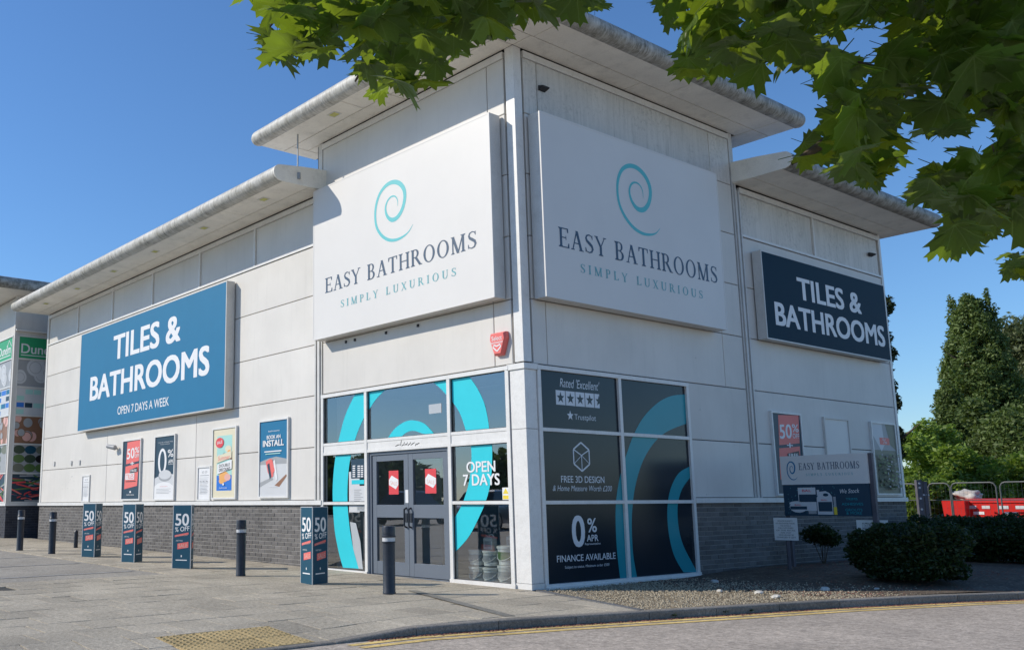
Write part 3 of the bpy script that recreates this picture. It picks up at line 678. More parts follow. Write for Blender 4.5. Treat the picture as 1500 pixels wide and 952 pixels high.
# corner and edge posts
b = MB(); b.box(-.16, .004, -.004, .12, K(2)+.02, H2-.002); b.box(-.12, .002, .12, .16, K(2)+.02, H2-.002); part('corner_post', b, M['frame'])
trim('edge_post', -L, -L+.11, -.012, .06, ZC, H4-.002, 'frame'); trim('edge_post', -.06, .012, D-.09, D, ZC, H4-.002, 'frame')
b = MB(); b.box(-L-.001, -L+.05, .06, .1, ZC, H4); part('edge_trim', b, M['trim'])
trim('edge_post', -WT-.01, -WT+.11, -.006, .12, H4+.3, H2-.002, 'trim'); trim('edge_post', -.12, .006, DT-.11, DT+.01, H4+.3, H2-.002, 'trim')
for k, (o_, w_, pr) in enumerate(((-.10, .035, .03), (-.045, .04, .012), (.02, .035, .035), (.07, .03, .012))):
    trim('joint_fin', -WT+o_, -WT+o_+w_, -pr, .05, ZC, H4+.3 if o_ > -.02 else H4-.1, 'trim')
    trim('joint_fin', -.05, pr, DT-o_-w_, DT-o_, ZC, H4+.3 if o_ > -.02 else H4-.1, 'trim')
# lower corner column (wrapped white casing)
for z0, z1 in ((.085, 2.155), (2.162, 2.985)):
    b = MB(); b.box(-.262, .010, -.010, .23, z0, z1); part('corner_column', b, M['frame'])
b = MB(); b.box(-.27, .016, -.016, .24, .0, .08); part('corner_base', b, M['frame'])
b = MB(); b.box(-.30, .03, -.03, .26, 2.99, 3.07); part('corner_capping', b, M['frame'])
# coping over the plinth
for x0, x1, y0, y1 in ((-L-.02, -WT+.12, -.045, .07), (-.07, .045, 3.86, D+.02)):
    b = MB(); b.box(x0, x1, y0, y1, 1.132, ZC-.004); part('coping', b, M['frame'])
# brick plinth
rb = random.Random(3)
def brick_wall(parent, ax, a0, a1, z0f, z1, plane, nmax, near_hi, mats, depth=.08, skip=None):
    bw, bh, mj = .225, .075, .010; items = []; n_ = int((z1+.0)/bh)+1
    for r in range(n_):
        zt_ = z1-r*bh; zb = zt_-bh+mj
        o_ = (r % 2)*bw/2; x = a0-o_
        while x < a1:
            p, q = max(x, a0), min(x+bw-mj, a1)
            if q-p > .03 and zt_ > z0f((p+q)/2)+.005: items.append((p, q, max(zb, z0f((p+q)/2)-.03), zt_-.0))
            x += bw
    items.sort(key=lambda t: -(t[0]+t[1]) if near_hi else (t[0]+t[1]))
    def geo(mb, p, q, zb, zt_):
        d = rb.uniform(-.002, .003)
        if ax == 'f': mb.cbox(p, q, plane+d, plane+depth, zb, zt_, '-y', .004)
        else: mb.cbox(plane-depth, plane-d, p, q, zb, zt_, '+x', .004)
    rest = MB()
    for k, it in enumerate(items):
        if k < nmax: mb = MB(); geo(mb, *it); mb.build('brick', mats[0], parent)
        else: geo(rest, *it)
    if rest.v: rest.build('brickwork', mats[0], parent)['kind'] = 'stuff'
    mb = MB()
    if ax == 'f': mb.box(a0+.002, a1-.002, plane+.007, plane+depth+.003, -.05, z1-.001)
    else: mb.box(plane-depth-.003, plane-.007, a0+.002, a1-.002, -.05, z1-.001)
    mb.build('mortar', mats[1], parent)
brick_wall(shop, 'f', -L, -WT+.12, lambda x: hg(x, -.05), 1.13, .0, 110, True, (M['brick'], M['mortar']))
brick_wall(shop, 'r', 3.88, D, lambda y: .0, 1.13, .0, 190, False, (M['brick'], M['mortar']))
# ---- windows
FR = lambda s, x0, x1, z0, z1, d0=-.03, d1=.05: s.box(x0, x1, d0, d1, z0, z1)
fw = empty('window', (0, 0, 0)); fw.parent = shop
fw.name = 'shopfront'
b = MB(); X = [-4.80, -3.55, -1.52, -.31]
for x in (X[0], X[1], X[2], X[3]): b.box(x-.033, x+.033, -.030, .06, .06, 3.0)
b.box(X[0]-.033, X[3]+.033, -.034, .07, 3.0, 3.06)
b.box(X[0]-.04, X[1]+.033, -.045, .06, -.0, .062); b.box(X[2]-.033, X[3]+.05, -.045, .06, -.01, .062)
for x0, x1 in zip(X, X[1:]):
    b.box(x0+.033, x1-.033, -.026, .055, 1.985, 2.03); b.box(x0+.033, x1-.033, -.026, .055, 2.15, 2.195); b.box(x0+.033, x1-.033, -.018, .05, 2.03, 2.15)
for x0, x1 in ((X[0], X[1]), (X[2], X[3])): b.box(x0+.033, x1-.033, -.026, .055, 1.135, 1.18)
b.build('frame', M['frame'], fw)
panes = []
for (x0, x1, z0, z1) in [(X[0], X[1], .062, 1.135), (X[0], X[1], 1.18, 1.985), (X[0], X[1], 2.195, 3.), (X[1], X[2], 2.195, 3.), (X[2], X[3], 2.195, 3.), (X[2], X[3], 1.18, 1.985), (X[2], X[3], .062, 1.135)]:
    b = MB(); b.box(x0+.03, x1-.03, .02, .026, z0, z1); panes.append(b.build('pane', M['glass'], fw))
b = MB()
for (x0, x1, z0, z1) in [(X[0], X[1], .062, 1.135), (X[0], X[1], 1.18, 1.985), (X[0], X[1], 2.195, 3.), (X[1], X[2], 2.195, 3.), (X[2], X[3], 2.195, 3.), (X[2], X[3], 1.18, 1.985), (X[2], X[3], .062, 1.135)]:
    for s_ in ((x0+.033, x0+.042, z0, z1), (x1-.042, x1-.033, z0, z1), (x0+.04, x1-.04, z0, z0+.009), (x0+.04, x1-.04, z1-.009, z1)): b.box(s_[0], s_[1], -.002, .0195, s_[2], s_[3])
b.build('gasket', M['dark'], fw)
def zf(p, o=(440, 520), sc=2.644): return onf(o[0]+p[0]/sc, o[1]+p[1]/sc, .017)
def smooth(P, k=5, lim=38):
    n = len(P); out = []
    def sharp(i):
        a, b, c = P[i-1], P[i], P[(i+1) % n]; t = abs(math.degrees(math.atan2(c[1]-b[1], c[0]-b[0])-math.atan2(b[1]-a[1], b[0]-a[0]))) % 360
        return min(t, 360-t) > lim
    for i in range(n):
        b, c = P[i], P[(i+1) % n]; a = b if sharp(i) else P[i-1]; d = c if sharp((i+1) % n) else P[(i+2) % n]
        for j in range(k):
            t = j/k; out.append(tuple(.5*((2*b[m])+(-a[m]+c[m])*t+(2*a[m]-5*b[m]+4*c[m]-d[m])*t*t+(-a[m]+3*b[m]-3*c[m]+d[m])*t**3) for m in (0, 1)))
    return out
LR = [(165, 822), (148, 760), (133, 680), (127, 600), (125, 520), (130, 440), (140, 370), (155, 300), (175, 230), (205, 165), (222, 138), (350, 118), (320, 143), (290, 175), (265, 213), (250, 235), (225, 290), (205, 350), (190, 420), (183, 500), (183, 580), (190, 660), (205, 750), (226, 826)]
RR = [(490, 92), (530, 118), (575, 165), (615, 220), (642, 295), (660, 350), (662, 420), (655, 480), (640, 540), (620, 590), (597, 630), (597, 764), (630, 730), (660, 690), (700, 610), (720, 560), (735, 500), (742, 430), (742, 350), (732, 290), (725, 240), (710, 180), (680, 120), (640, 66), (600, 72)]
IR = [(338, 322), (365, 285), (400, 260), (435, 252), (480, 265), (518, 304), (480, 305), (440, 293), (410, 300), (380, 322)]
def vinyl_sheet(polys, m, nm='vinyl'):
    k = Ink()
    for P in polys: k.poly([zf(p) for p in P])
    return k
def clip(P, f):
    out = []
    for a, c in zip(P, P[1:]+P[:1]):
        fa, fc = f(a), f(c)
        if fa >= 0: out.append(a)
        if (fa >= 0) != (fc >= 0): t = fa/(fa-fc); out.append((a[0]+(c[0]-a[0])*t, a[1]+(c[1]-a[1])*t))
    return out
def cliprect(P, a0, b0, a1, b1):
    for f in (lambda p: p[0]-a0, lambda p: a1-p[0], lambda p: p[1]-b0, lambda p: b1-p[1]):
        if len(P) < 3: return []
        P = clip(P, f)
    return P
WP = [(X[0]+.035, .062, X[1]-.035, 1.135), (X[0]+.035, 1.18, X[1]-.035, 1.985), (X[0]+.035, 2.195, X[1]-.035, 3.), (X[1]+.035, 2.195, X[2]-.035, 3.), (X[2]+.035, 2.195, X[3]-.035, 3.), (X[2]+.035, 1.18, X[3]-.035, 1.985), (X[2]+.035, .062, X[3]-.035, 1.135)]
for nm, P in (('vinyl', LR), ('vinyl', RR), ('vinyl', IR)):
    Q = smooth([zf(p) for p in P])
    for w_ in WP:
        q = cliprect(Q, *w_)
        if len(q) > 2: Ink().poly(q).put('vinyl', M['cyan'], fw, PF(.017))
Q = cliprect([zf(p) for p in [(192, 645), (215, 650), (232, 720), (242, 828), (226, 826), (205, 750)]], *WP[0]); Ink().poly(Q).put('vinyl', M['pale_film'], fw, PF(.0165))
k = Ink(); k.text('OPEN', *fitf(lambda u, v, d: onf(u, v, .012), (440, 520), 2.644, 643, 413, 455, 755), bold=.03); letters(k, 'letter', M['white'], fw, PF(.012)); k = Ink(); k.text('7 DAYS', *fitf(lambda u, v, d: onf(u, v, .012), (440, 520), 2.644, 630, 462, 506, 772), bold=.03); letters(k, 'letter', M['white'], fw, PF(.012))
def fx_(u, v): return onf(440+u/2.644, 520+v/2.644, .012)
a = fx_(783, 560); c = fx_(808, 512); Ink().rect(a[0], a[1], c[0], c[1]).put('sticker', M['white'], fw, PF(.013))
m_ = ((a[0]+c[0])/2, a[1]*.35+c[1]*.65); wv = (c[0]-a[0])*.42
Ink().poly([(m_[0]-wv, a[1]*.5+c[1]*.5), (m_[0]+wv, a[1]*.5+c[1]*.5), (m_[0], c[1]-.01)]).rect(a[0]+.01, a[1]+.01, c[0]-.01, a[1]+(c[1]-a[1])*.36).put('sticker_print', M['yel'], fw, PF(.0115))
# notices in the left pane
def wnote(u0, v0, u1, v1, m, off=.0155, nm='notice'):
    a, c = fx_(u0, v1), fx_(u1, v0); return Ink().rect(a[0], a[1], c[0], c[1]).put(nm, M[m], fw, PF(off)), (a[0], a[1], c[0], c[1])
wnote(188, 450, 228, 608, 'lgrey', .0165); wnote(196, 400, 246, 478, 'navy'); wnote(198, 482, 246, 500, 'cyan', .0145)
wnote(206, 505, 256, 570, 'lgrey', .015); wnote(218, 581, 256, 604, 'pale_film', .015)
k = Ink()
for j in range(6):
    for u0, u1 in ((202, 212), (221, 231), (234, 243)):
        a, c = fx_(u0, 432+j*8), fx_(u1, 427+j*8); k.rect(a[0], a[1], c[0], c[1])
k.put('notice_print', M['white'], fw, PF(.0125))
k = Ink(); a, c = fx_(222, 600), fx_(254, 585); k.text('NO SMOKING', a[0], a[1], c[0], c[1]); a, c = fx_(208, 566), fx_(250, 515)
for j in range(7): k.rect(a[0], a[1]+(c[1]-a[1])*j/7, a[0]+(c[0]-a[0])*(.5+.4*((j*37) % 5)/5), a[1]+(c[1]-a[1])*(j+.35)/7)
k.put('notice_print', M['red'] if 0 else M['grey'], fw, PF(.0125))
a, c = fx_(497, 228), fx_(545, 186); Ink().rect(a[0], a[1], c[0], c[1]).put('notice', M['pale_film'], fw, PF(.0165))
# logo remnant above the door (dark broken letters)
k = Ink(); o_ = (500, 630); sc = 7.32
for u0, v0, u1, v1 in [(572, 172, 622, 152), (628, 165, 640, 105), (640, 168, 662, 155), (662, 160, 672, 125), (672, 160, 694, 148), (694, 160, 704, 128), (706, 165, 728, 145), (728, 150, 738, 128), (738, 160, 782, 130), (786, 168, 800, 140), (800, 155, 832, 135), (735, 205, 750, 180), (756, 190, 776, 178)]:
    a, c = onf(o_[0]+u0/sc, o_[1]+v0/sc, -.03), onf(o_[0]+u1/sc, o_[1]+v1/sc, -.03); k.ribbon([a, ((a[0]+c[0])/2, (a[1]+c[1])/2+.004), c], [.012, .016, .01])
k.put('torn_lettering', M['dark'], fw, PF(-.0185))
# doors
def door(x0, x1, hinge_left):
    d = empty('door', (0, 0, 0)); d.parent = shop
    b = MB(); w_ = .105; zs = (.04, .17, .93, 1.13, 1.82, 1.93)
    b.box(x0, x0+w_, .03, .085, .04, 1.93); b.box(x1-w_, x1, .03, .085, .04, 1.93)
    for z0, z1 in ((.04, .24), (.93, 1.13), (1.83, 1.93)): b.box(x0+w_, x1-w_, .032, .083, z0, z1)
    b.build('door_frame', M['doorf'], d)
    for z0, z1 in ((.24, .93), (1.13, 1.83)): b = MB(); b.box(x0+w_, x1-w_, .055, .061, z0, z1); b.build('pane', M['glass'], d)
    hx = x1-.05 if hinge_left else x0+.05
    b = MB(); b.tube([(hx, .03, .78), (hx, -.02, .80), (hx, -.02, 1.06), (hx, .03, 1.08)], .014, 8); b.build('handle', M['blackplastic'], d, smooth=True)
    b = MB(); b.box(hx-.03, hx+.03, .022, .03, .86, 1.0); b.build('lock_plate', M['blackplastic'], d)
    return d
b = MB(); b.box(X[1]+.033, X[1]+.10, .012, .11, 0, 1.985); b.box(X[2]-.10, X[2]-.033, .012, .11, 0, 1.985); b.box(X[1]+.1, X[2]-.1, .012, .11, 1.935, 1.984); b.box(X[1]+.1, X[2]-.1, .0, .11, 0, .03); part('door_surround', b, M['doorf'])
dm = (X[1]+X[2])/2
for (x0, x1, hl, (u0, v0, u1, v1)) in ((X[1]+.105, dm-.004, True, (510, 688, 610, 430)), (dm+.004, X[2]-.105, False, (900, 677, 1013, 410))):
    d = door(x0, x1, hl)
    a, c = onf(500+u0/7.32, 630+v0/7.32, .05), onf(500+u1/7.32, 630+v1/7.32, .05)
    Ink().rect(a[0], a[1], c[0], c[1]).put('sale_poster', M['red'], d, PF(.052))
    w_, h_ = c[0]-a[0], c[1]-a[1]; T = lambda p, q: (a[0]+w_*p, a[1]+h_*q)
    Ink().poly([T(.02, .62), T(.3, .80), T(.98, .62), T(.98, .40), T(.72, .22), T(.02, .40)]).put('sale_poster_print', M['white'], d, PF(.051))
    Ink().text('SALE', *T(.18, .42), *T(.84, .58), slant=-.15).put('sale_poster_print', M['pink'], d, PF(.0503))
k = Ink(); a, c = onf(594, 736.2, .03), onf(598, 717, .03); k.rect(a[0], a[1], c[0], c[1]); k.put('door_sticker', M['white'], shop, PF(.0285))
# right glazing
rw = empty('side_window', (0, 0, 0)); rw.parent = shop
Y = [.275, 2.075, 3.835]; b = MB()
for y in Y: b.box(-.055, .030, y-.033, y+.033, .06, 3.0)
b.box(-.06, .034, Y[0]-.033, Y[2]+.033, 3.0, 3.06); b.box(-.055, .045, Y[0]-.033, Y[2]+.04, -.02, .062); b.box(-.05, .09, Y[0]-.03, Y[2]+.12, -.05, .018)
for y0, y1 in zip(Y, Y[1:]):
    for z0, z1 in ((1.13, 1.18), (2.135, 2.185)): b.box(-.05, .026, y0+.033, y1-.033, z0, z1)
b.build('frame', M['frame'], rw)
for y0, y1 in zip(Y, Y[1:]):
    for z0, z1 in ((.062, 1.13), (1.18, 2.135), (2.185, 3.)):
        b = MB(); b.box(-.04, -.008, y0+.03, y1-.03, z0-.002, z1+.002); b.build('filmed_pane', M['film'], rw)
def zr(p, o=(760, 500), sc=2.505): return onr(o[0]+p[0]/sc, o[1]+p[1]/sc, -.005)
A1 = [(612, 194), (560, 200), (510, 225), (460, 275), (425, 335), (400, 400), (375, 480), (360, 560), (355, 640), (360, 760), (372, 868), (434, 864), (420, 780), (415, 680), (418, 600), (430, 520), (455, 440), (490, 380), (530, 340), (570, 318), (614, 302)]
A2 = [(628, 458), (590, 480), (565, 520), (550, 570), (545, 630), (550, 700), (565, 770), (585, 815), (605, 846), (655, 846), (630, 800), (605, 750), (590, 700), (583, 640), (585, 590), (600, 540), (628, 500)]
for P in (A1, A2):
    Q = smooth([zr(p) for p in P])
    for y0, y1 in zip(Y, Y[1:]):
        for z0, z1 in ((.062, 1.13), (1.18, 2.135), (2.185, 3.)):
            q = cliprect(Q, y0+.034, z0, y1-.034, z1)
            if len(q) > 2: Ink().poly(q).put('vinyl', M['tealv'], rw, PR(-.0065))
def rt(k, t, uL, vt, vb, uR, **kw):
    q = Ink(); q.text(t, *fitf(lambda u, v, d: onr(u, v, -.004), (760, 500), 2.505, uL, vt, vb, uR), **kw)
    if kw.get('bold'): letters(q, 'letter', M['ink_dim'], rw, PR(-.0055))
    else: q.put('small_lettering', M['ink_dim'], rw, PR(-.0055))
k = Ink(); rt(k, "Rated 'Excellent'", 150, 133, 166, 295, shear=.25); rt(k, 'Trustpilot', 205, 266, 292, 283); rt(k, 'FREE 3D DESIGN', 155, 492, 517, 314, bold=.015)
rt(k, '& Home Measure Worth £200', 125, 527, 548, 342, shear=.25); rt(k, '%', 252, 648, 700, 286, bold=.02); rt(k, 'APR', 250, 709, 733, 292, bold=.02); rt(k, 'Representative', 243, 738, 749, 300)
rt(k, 'FINANCE AVAILABLE', 140, 785, 810, 356, bold=.015); rt(k, 'Subject to status. Minimum order £500', 170, 823, 836, 333); rt(k, '0', 195, 638, 755, 243, bold=.03)
a, c = zr((190, 292)), zr((190, 255)); cy_, cz_ = zr((189, 272)); star(k, cy_, cz_, .075)
cy_, cz_ = zr((230, 423)); w_ = .20; h_ = .205
k.put('star', M['ink_dim'], rw, PR(-.0055)); k = Ink()
hexp = [(cy_+w_*math.sin(rad(60*i)), cz_+h_*math.cos(rad(60*i))) for i in range(6)]
for i in range(6): k.ribbon([hexp[i], hexp[(i+1) % 6]], .024, .0002*i)
for i in (1, 3, 5): k.ribbon([(cy_, cz_+.02), hexp[i]], .016, .0013+.0002*i)
for i in (2, 4): k.ribbon([(cy_, cz_+.02), hexp[i]], .010, .0025+.0002*i)
k.put('cube_icon', M['ink_dim'], rw, PR(-.0055))
s0 = zr((137, 231)); s1 = zr((298, 178+14)); k = Ink(); k2 = Ink(); bw = (s1[0]-s0[0])/4.62; z0_, z1_ = s0[1], zr((137, 178))[1]
for i in range(5):
    a0 = s0[0]+i*bw; a1 = a0+bw*(.94 if i < 4 else .52); k.rect(a0, z0_, a1, z1_)
    if i < 4: star(k2, (a0+a1)/2, (z0_+z1_)/2, .085)
    else: k2.poly([p for p in clip([(a0+bw*.47+.085*(1 if j % 2 == 0 else .42)*math.sin(j*math.pi/5), (z0_+z1_)/2+.085*(1 if j % 2 == 0 else .42)*math.cos(j*math.pi/5)) for j in range(10)], lambda p: a1-p[0])])
k.put('star_box', M['ink_dim'], rw, PR(-.0055)); k2.put('star', M['film'], rw, PR(-.0045))
# ---- eaves
def nose(y_or_x, zb, r, sgn): return [(y_or_x+sgn*r*math.sin(math.pi*t/10), zb+r-r*math.cos(math.pi*t/10)) for t in range(11)]
def seams(prof, ax, a0, a1, matn, step=3.0):
    n_ = max(1, round((a1-a0)/step)); d = (a1-a0)/n_
    for i in range(n_): b = MB(); b.sweep(prof, ax, a0+i*d+(.004 if i else 0), a0+(i+1)*d-(.004 if i < n_-1 else 0)); b.build('gutter_fascia', M[matn], shop, smooth=True)
    q = prof[:-2]; m_ = [(sum(p[0] for p in prof)/len(prof), sum(p[1] for p in prof)/len(prof))][0]
    b = MB(); b.sweep([(m_[0]+(p[0]-m_[0])*.93, m_[1]+(p[1]-m_[1])*.93) for p in prof], ax, a0+.01, a1-.01); b.build('gutter_lining', M['dark'], shop)
def eave_front(x0, x1, dep, zb, matn, r=.14, tip=.10):
    # rolled fascia with rounded ends
    prof = nose(-dep, zb, r, -1)+[(-dep+.05, zb+2*r), (-dep+.05, zb)]
    seams(prof, 'x', x0, x1, matn)
def eave_side(y0, y1, dep, zb, matn, r=.14):
    prof = nose(dep, zb, r, 1)+[(dep-.05, zb+2*r), (dep-.05, zb)]
    seams(prof, 'y', y0, y1, matn)
def soffit(x0, x1, y0, y1, z, c=.0075):
    b = MB(); b.cbox(x0+c, x1-c, y0+c, y1-c, z, z+.02, '-z', .003); part('soffit_panel', b, M['soffit'])
# tower roof: overhang .9, from x -5.62 to .9, y -.9 to 6.45
TX0, TY1, TO = -5.62, 6.45, .90
eave_front(TX0-.02, TO+.05, TO, H2, 'nose_f'); eave_side(-TO-.05, TY1+.02, TO, H2, 'nose_r')
b = MB(); b.lathe([(.14*math.sin(math.pi*t/10)+.0, H2+.14-.14*math.cos(math.pi*t/10)) for t in range(11)], 20, (TO, -TO)); part('gutter_corner', b, M['nose_r'], smooth=True)
for c_ in ((TX0-.02, -TO), (TO, TY1+.02)):
    b = MB(); b.lathe([(.137*math.sin(math.pi*t/10)+.0, H2+.14-.137*math.cos(math.pi*t/10)) for t in range(11)], 20, c_); part('gutter_end', b, M['nose_f' if c_[0] < 0 else 'nose_r'], smooth=True)
b = MB(); b.box(TX0, TO-.04, -TO+.04, TY1, H2+.03, H2+.26); b.box(TX0+.3, TO-.3, -TO+.3, TY1-.3, H2+.26, H2+.34); part('roof', b, M['trim'])
b = MB(); b.box(TX0, TO-.03, -TO+.03, TY1, H2+.021, H2+.029); part('soffit_backing', b, M['dark'])
IN = .36
for x0, x1 in ((TX0, -3.1), (-3.1, -IN*0-.0)): soffit(x0, x1 if x1 != 0 else .0, -TO+.04, -IN, H2)
soffit(0, TO-.04, -TO+.04, -.0, H2) if 0 else None
soffit(0.0, IN, -TO+.04, -IN, H2); soffit(IN, TO-.04, -TO+.04, .06, H2)
for x0, x1 in ((TX0, TX0+.32), (TX0+.32, -2.4), (-2.4, 0.0), (0.0, IN)): soffit(x0, x1, -IN, .0 if x1 > -5 else .40, H2)
for y0, y1 in ((.06, 3.3), (3.3, 5.9), (5.9, TY1)): soffit(IN, TO-.04, y0, y1, H2)
for y0, y1 in ((.0, 2.6), (2.6, 5.9), (5.9, TY1)): soffit(.0 if y1 < 6 else -.4, IN, y0, y1, H2)
soffit(TX0+.32, -WT, 0, .40, H2); soffit(-.4, .0, DT+.02, 5.9, H2) if 0 else None
def lamp(x, y, z):
    b = MB(); b.box(x-.11, x+.11, y-.085, y+.085, z-.006, z-.0005); o = b.build('soffit_lamp', M['trim'], shop)
    b = MB(); b.box(x-.08, x+.08, y-.06, y+.06, z-.010, z-.0065); b.build('lamp_lens', M['lampglass'], o)
lamp(-3.6, -.62, H2)
# main front eave
def prof_cap(s): return [(0, H4+.02), (s*.40, H4-.0), (s*1.0, H4+.0)]+[(s*(1.0+.15*math.sin(math.pi*t/8)), H4+.15-.15*math.cos(math.pi*t/8)) for t in range(1, 9)]+[(s*.5, H4+.36), (0, H4+.40)]
XC = -4.70
b = MB(); b.sweep(prof_cap(-1), 'x', XC-.02, XC); part('eave_end_cap', b, M['soffit'])
b = MB(); b.sweep(prof_cap(1), 'y', DT-.09, DT-.07); part('eave_end_cap', b, M['soffit'])
prof = nose(-1.0, H4, .147, -1)+[(-.95, H4+.29), (-.95, H4)]
seams(prof, 'x', -L+.02, XC-.021, 'nose_f')
b = MB(); b.lathe([(.146*math.sin(math.pi*t/10), H4+.147-.146*math.cos(math.pi*t/10)) for t in range(11)], 20, (-L+.02, -1.0)); part('gutter_end', b, M['nose_f'], smooth=True)
b = MB(); b.sweep([(-.96, H4+.03), (-.96, H4+.29), (-.3, H4+.38), (.4, H4+.39), (.4, H4+.03)], 'x', -L+.02, XC-.021); part('roof', b, M['trim'])
xs_ = [-L+.02, -16.4, -13.9, -11.5, -9.1, -6.9, XC-.021]
for a, c in zip(xs_, xs_[1:]): soffit(a, c, -.95, -.38, H4)
for a, c in zip(xs_[::2], xs_[2::2]): soffit(a, c, -.38, .0, H4)
b = MB(); b.box(-L+.02, XC-.022, -.95, .05, H4+.021, H4+.029); part('soffit_backing', b, M['dark'])
for x in (-5.78, -8.13, -10.45, -12.76, -15.14, -17.5): lamp(x, -.68, H4)
# side eave
SY1 = 11.75
prof = nose(1.0, H4, .147, 1)+[(.95, H4+.29), (.95, H4)]
seams(prof, 'y', DT-.069, SY1, 'nose_rd')
b = MB(); b.lathe([(.146*math.sin(math.pi*t/10), H4+.147-.146*math.cos(math.pi*t/10)) for t in range(11)], 20, (1.0, SY1)); part('gutter_end', b, M['nose_rd'], smooth=True)
b = MB(); b.sweep([(.96, H4+.03), (.96, H4+.29), (.3, H4+.38), (-.4, H4+.39), (-.4, H4+.03)], 'y', DT-.069, SY1); part('roof', b, M['trim'])
for a, c in ((DT-.069, 8.6), (8.6, 11.1), (11.1, SY1)): soffit(.40, .95, a, c, H4); soffit(.0 if c < 11.5 else -.3, .40, a, c, H4)
b = MB(); b.box(-.3, .95, DT-.068, SY1, H4+.021, H4+.029); part('soffit_backing', b, M['dark'])
b = MB(); b.box(-L+.3, -.4, .4, D-.3, H4+.1, H4+.3); b.box(-L+.3, -.6, D-.5, 24, 0, H4+.1) if 0 else None; part('roof', b, M['trim'])
b = MB(); b.tube([(XC-.03, -.62, H4+.15), (XC-.03, -.62, H2)], .014, 8); b.tube([(XC+.012, -.62, H4+.22), (XC+.012, -.62, H4+.10)], .03, 8); part('tie_rod', b, M['galv'])
# wall details
def vent(ax, a, z, lb):
    o = empty('wall_lamp' if 0 else 'bracket', (0, 0, 0)); o.parent = shop; b = MB()
    if ax == 'r':
        b.sweep([(.002, z+.05), (.10, z+.02), (.10, z), (.002, z-.03)], 'y', a-.07, a+.07)
    else: b.sweep([(-.002, z+.05), (-.10, z+.02), (-.10, z), (-.002, z-.03)], 'x', a-.06, a+.06)
    b.build('bracket_arm', M['dark'], o)
vent('r', .60, 7.26, ''); vent('r', 10.9, 6.31, '')
b = MB()
for u, v in [(85+440*0, 0)]: pass
for x, z in [(onf(161/3.4+460, 888/3.4+240)[0], 3.93), (-3.85, 3.93), (-3.0, 3.93), (-2.2, 3.93)]: b.box(x-.02, x+.02, -.02, -.001, z-.025, z+.02)
part('fixing', b, M['dark'])
b = MB()
for u, v in [(1013+0, 524), (1019.7, 600), (1022.5, 641), (1029, 724)]:
    y, z = onr(u+6, v); b.box(.0005, .006, y-.01, y+.01, z-.01, z+.01)
for u, v in ((80, 679), (105, 678), (117, 677)): 
    x, z = onf(u, v); b.box(x-.05, x+.05, -.03, -.001, z-.06, z+.06)
rf = random.Random(5)
for _ in range(9): x = -16.9+rf.uniform(-.5, .4); z = rf.uniform(1.5, 1.95); b.box(x-.012, x+.012, -.004, -.0005, z-.012, z+.012)
part('fixing', b, M['trim'])
# CCTV / flood fittings
t = empty('security_camera', (onf(171, 656)[0], 0, onf(171, 656)[1]), label='small grey security camera on a bracket left of the red sale poster', cat='camera')
b = MB(); b.cyl((0, -.005, .0), (0, -.10, .02), .03, n=10); b.build('bracket', M['trim'], t); b = MB(); b.cyl((-.11, -.20, .045), (.13, -.10, .0), .05, .065, 12); b.build('camera_body', M['grey'], t, smooth=True)
x, z = onf(743, 453) if 0 else (0, 0)
# ---- interior
it = empty('shop_interior', (0, 0, 0)); it.parent = shop
b = MB(); b.box(-4.85, -.36, .09, 6.5, .0, .02); b.build('floor', M['shopfloor'], it)
b = MB(); b.box(-4.85, -.36, .3, 6.5, 3.1, 3.15); b.box(-4.9, -.36, 6.5, 6.6, 0, 3.15); b.box(-4.9, -4.85, .3, 6.5, 0, 3.15); b.build('inner_wall', M['interior'], it)
b = MB()
for y in (1.6, 3.6): b.box(-3.6, -1.2, y, y+.16, 3.07, 3.09)
b.build('ceiling_strip', M['lgrey'], it)
b = MB(); b.box(-4.6, -3.7, 1.8, 1.86, .02, 2.2); b.box(-1.0, -.5, 1.2, 1.26, .02, 2.4); b.box(-3.4, -2.4, 3.5, 3.9, .02, 1.1); b.build('display_board', M['lgrey'], it)
b = MB()
for z in (.3, .8, 1.3, 1.8): b.box(-2.2, -1.1, 4.2, 4.7, z, z+.04)
b.box(-2.24, -2.2, 4.2, 4.7, 0, 2.1); b.box(-1.1, -1.06, 4.2, 4.7, 0, 2.1); b.build('shelf', M['interior'], it)
def tub(x, y, z, s, label):
    t = empty('tub', (x, y, z), label=label, cat='tub', group='tubs stacked behind the window glass')
    b = MB(); b.lathe([(.0, 0), (s*.88, 0), (s, s*1.55)], 20); b.build('tub_body', M['tub'], t, smooth=True)
    b = MB(); b.lathe([(s*1.0, s*1.5), (s*1.08, s*1.5), (s*1.08, s*1.72), (s*.95, s*1.75)], 20); b.build('lid', M['tub'], t, smooth=True)
    b = MB(); b.lathe([(s*.93, s*.45), (s*.985, s*1.2)], 20); b.f = [f for i, f in enumerate(b.f) if len(f) == 4]; b.v = [(p[0]*1.012, p[1]*1.012, p[2]) for p in b.v]; b.build('label_band', M['leafp' if 'green label' in label else 'grey'], t, smooth=True)
    b = MB(); b.tube([(s*1.05*math.cos(q), -s*1.05*math.sin(q)*.9-.005, s*(1.3-.9*math.sin(q))) for q in [i*math.pi/8 for i in range(9)]], .006, 5); b.build('handle', M['tub'], t)
yt = .30
for x, z, s, lb in [(-1.32, .02, .125, 'bottom left white paint tub behind the lower right window pane'), (-1.32, .26, .125, 'upper left white paint tub standing on another tub behind the glass'), (-1.03, .02, .125, 'bottom middle white tub between the left tub and the big handled bucket'),
                    (-1.03, .26, .125, 'upper middle white tub under the white jerrycan'), (-.70, .02, .15, 'big white bucket with wire handle at the bottom right of the pane'), (-.70, .29, .15, 'upper big white bucket with green label and wire handle')]: tub(x, yt, z, s, lb)
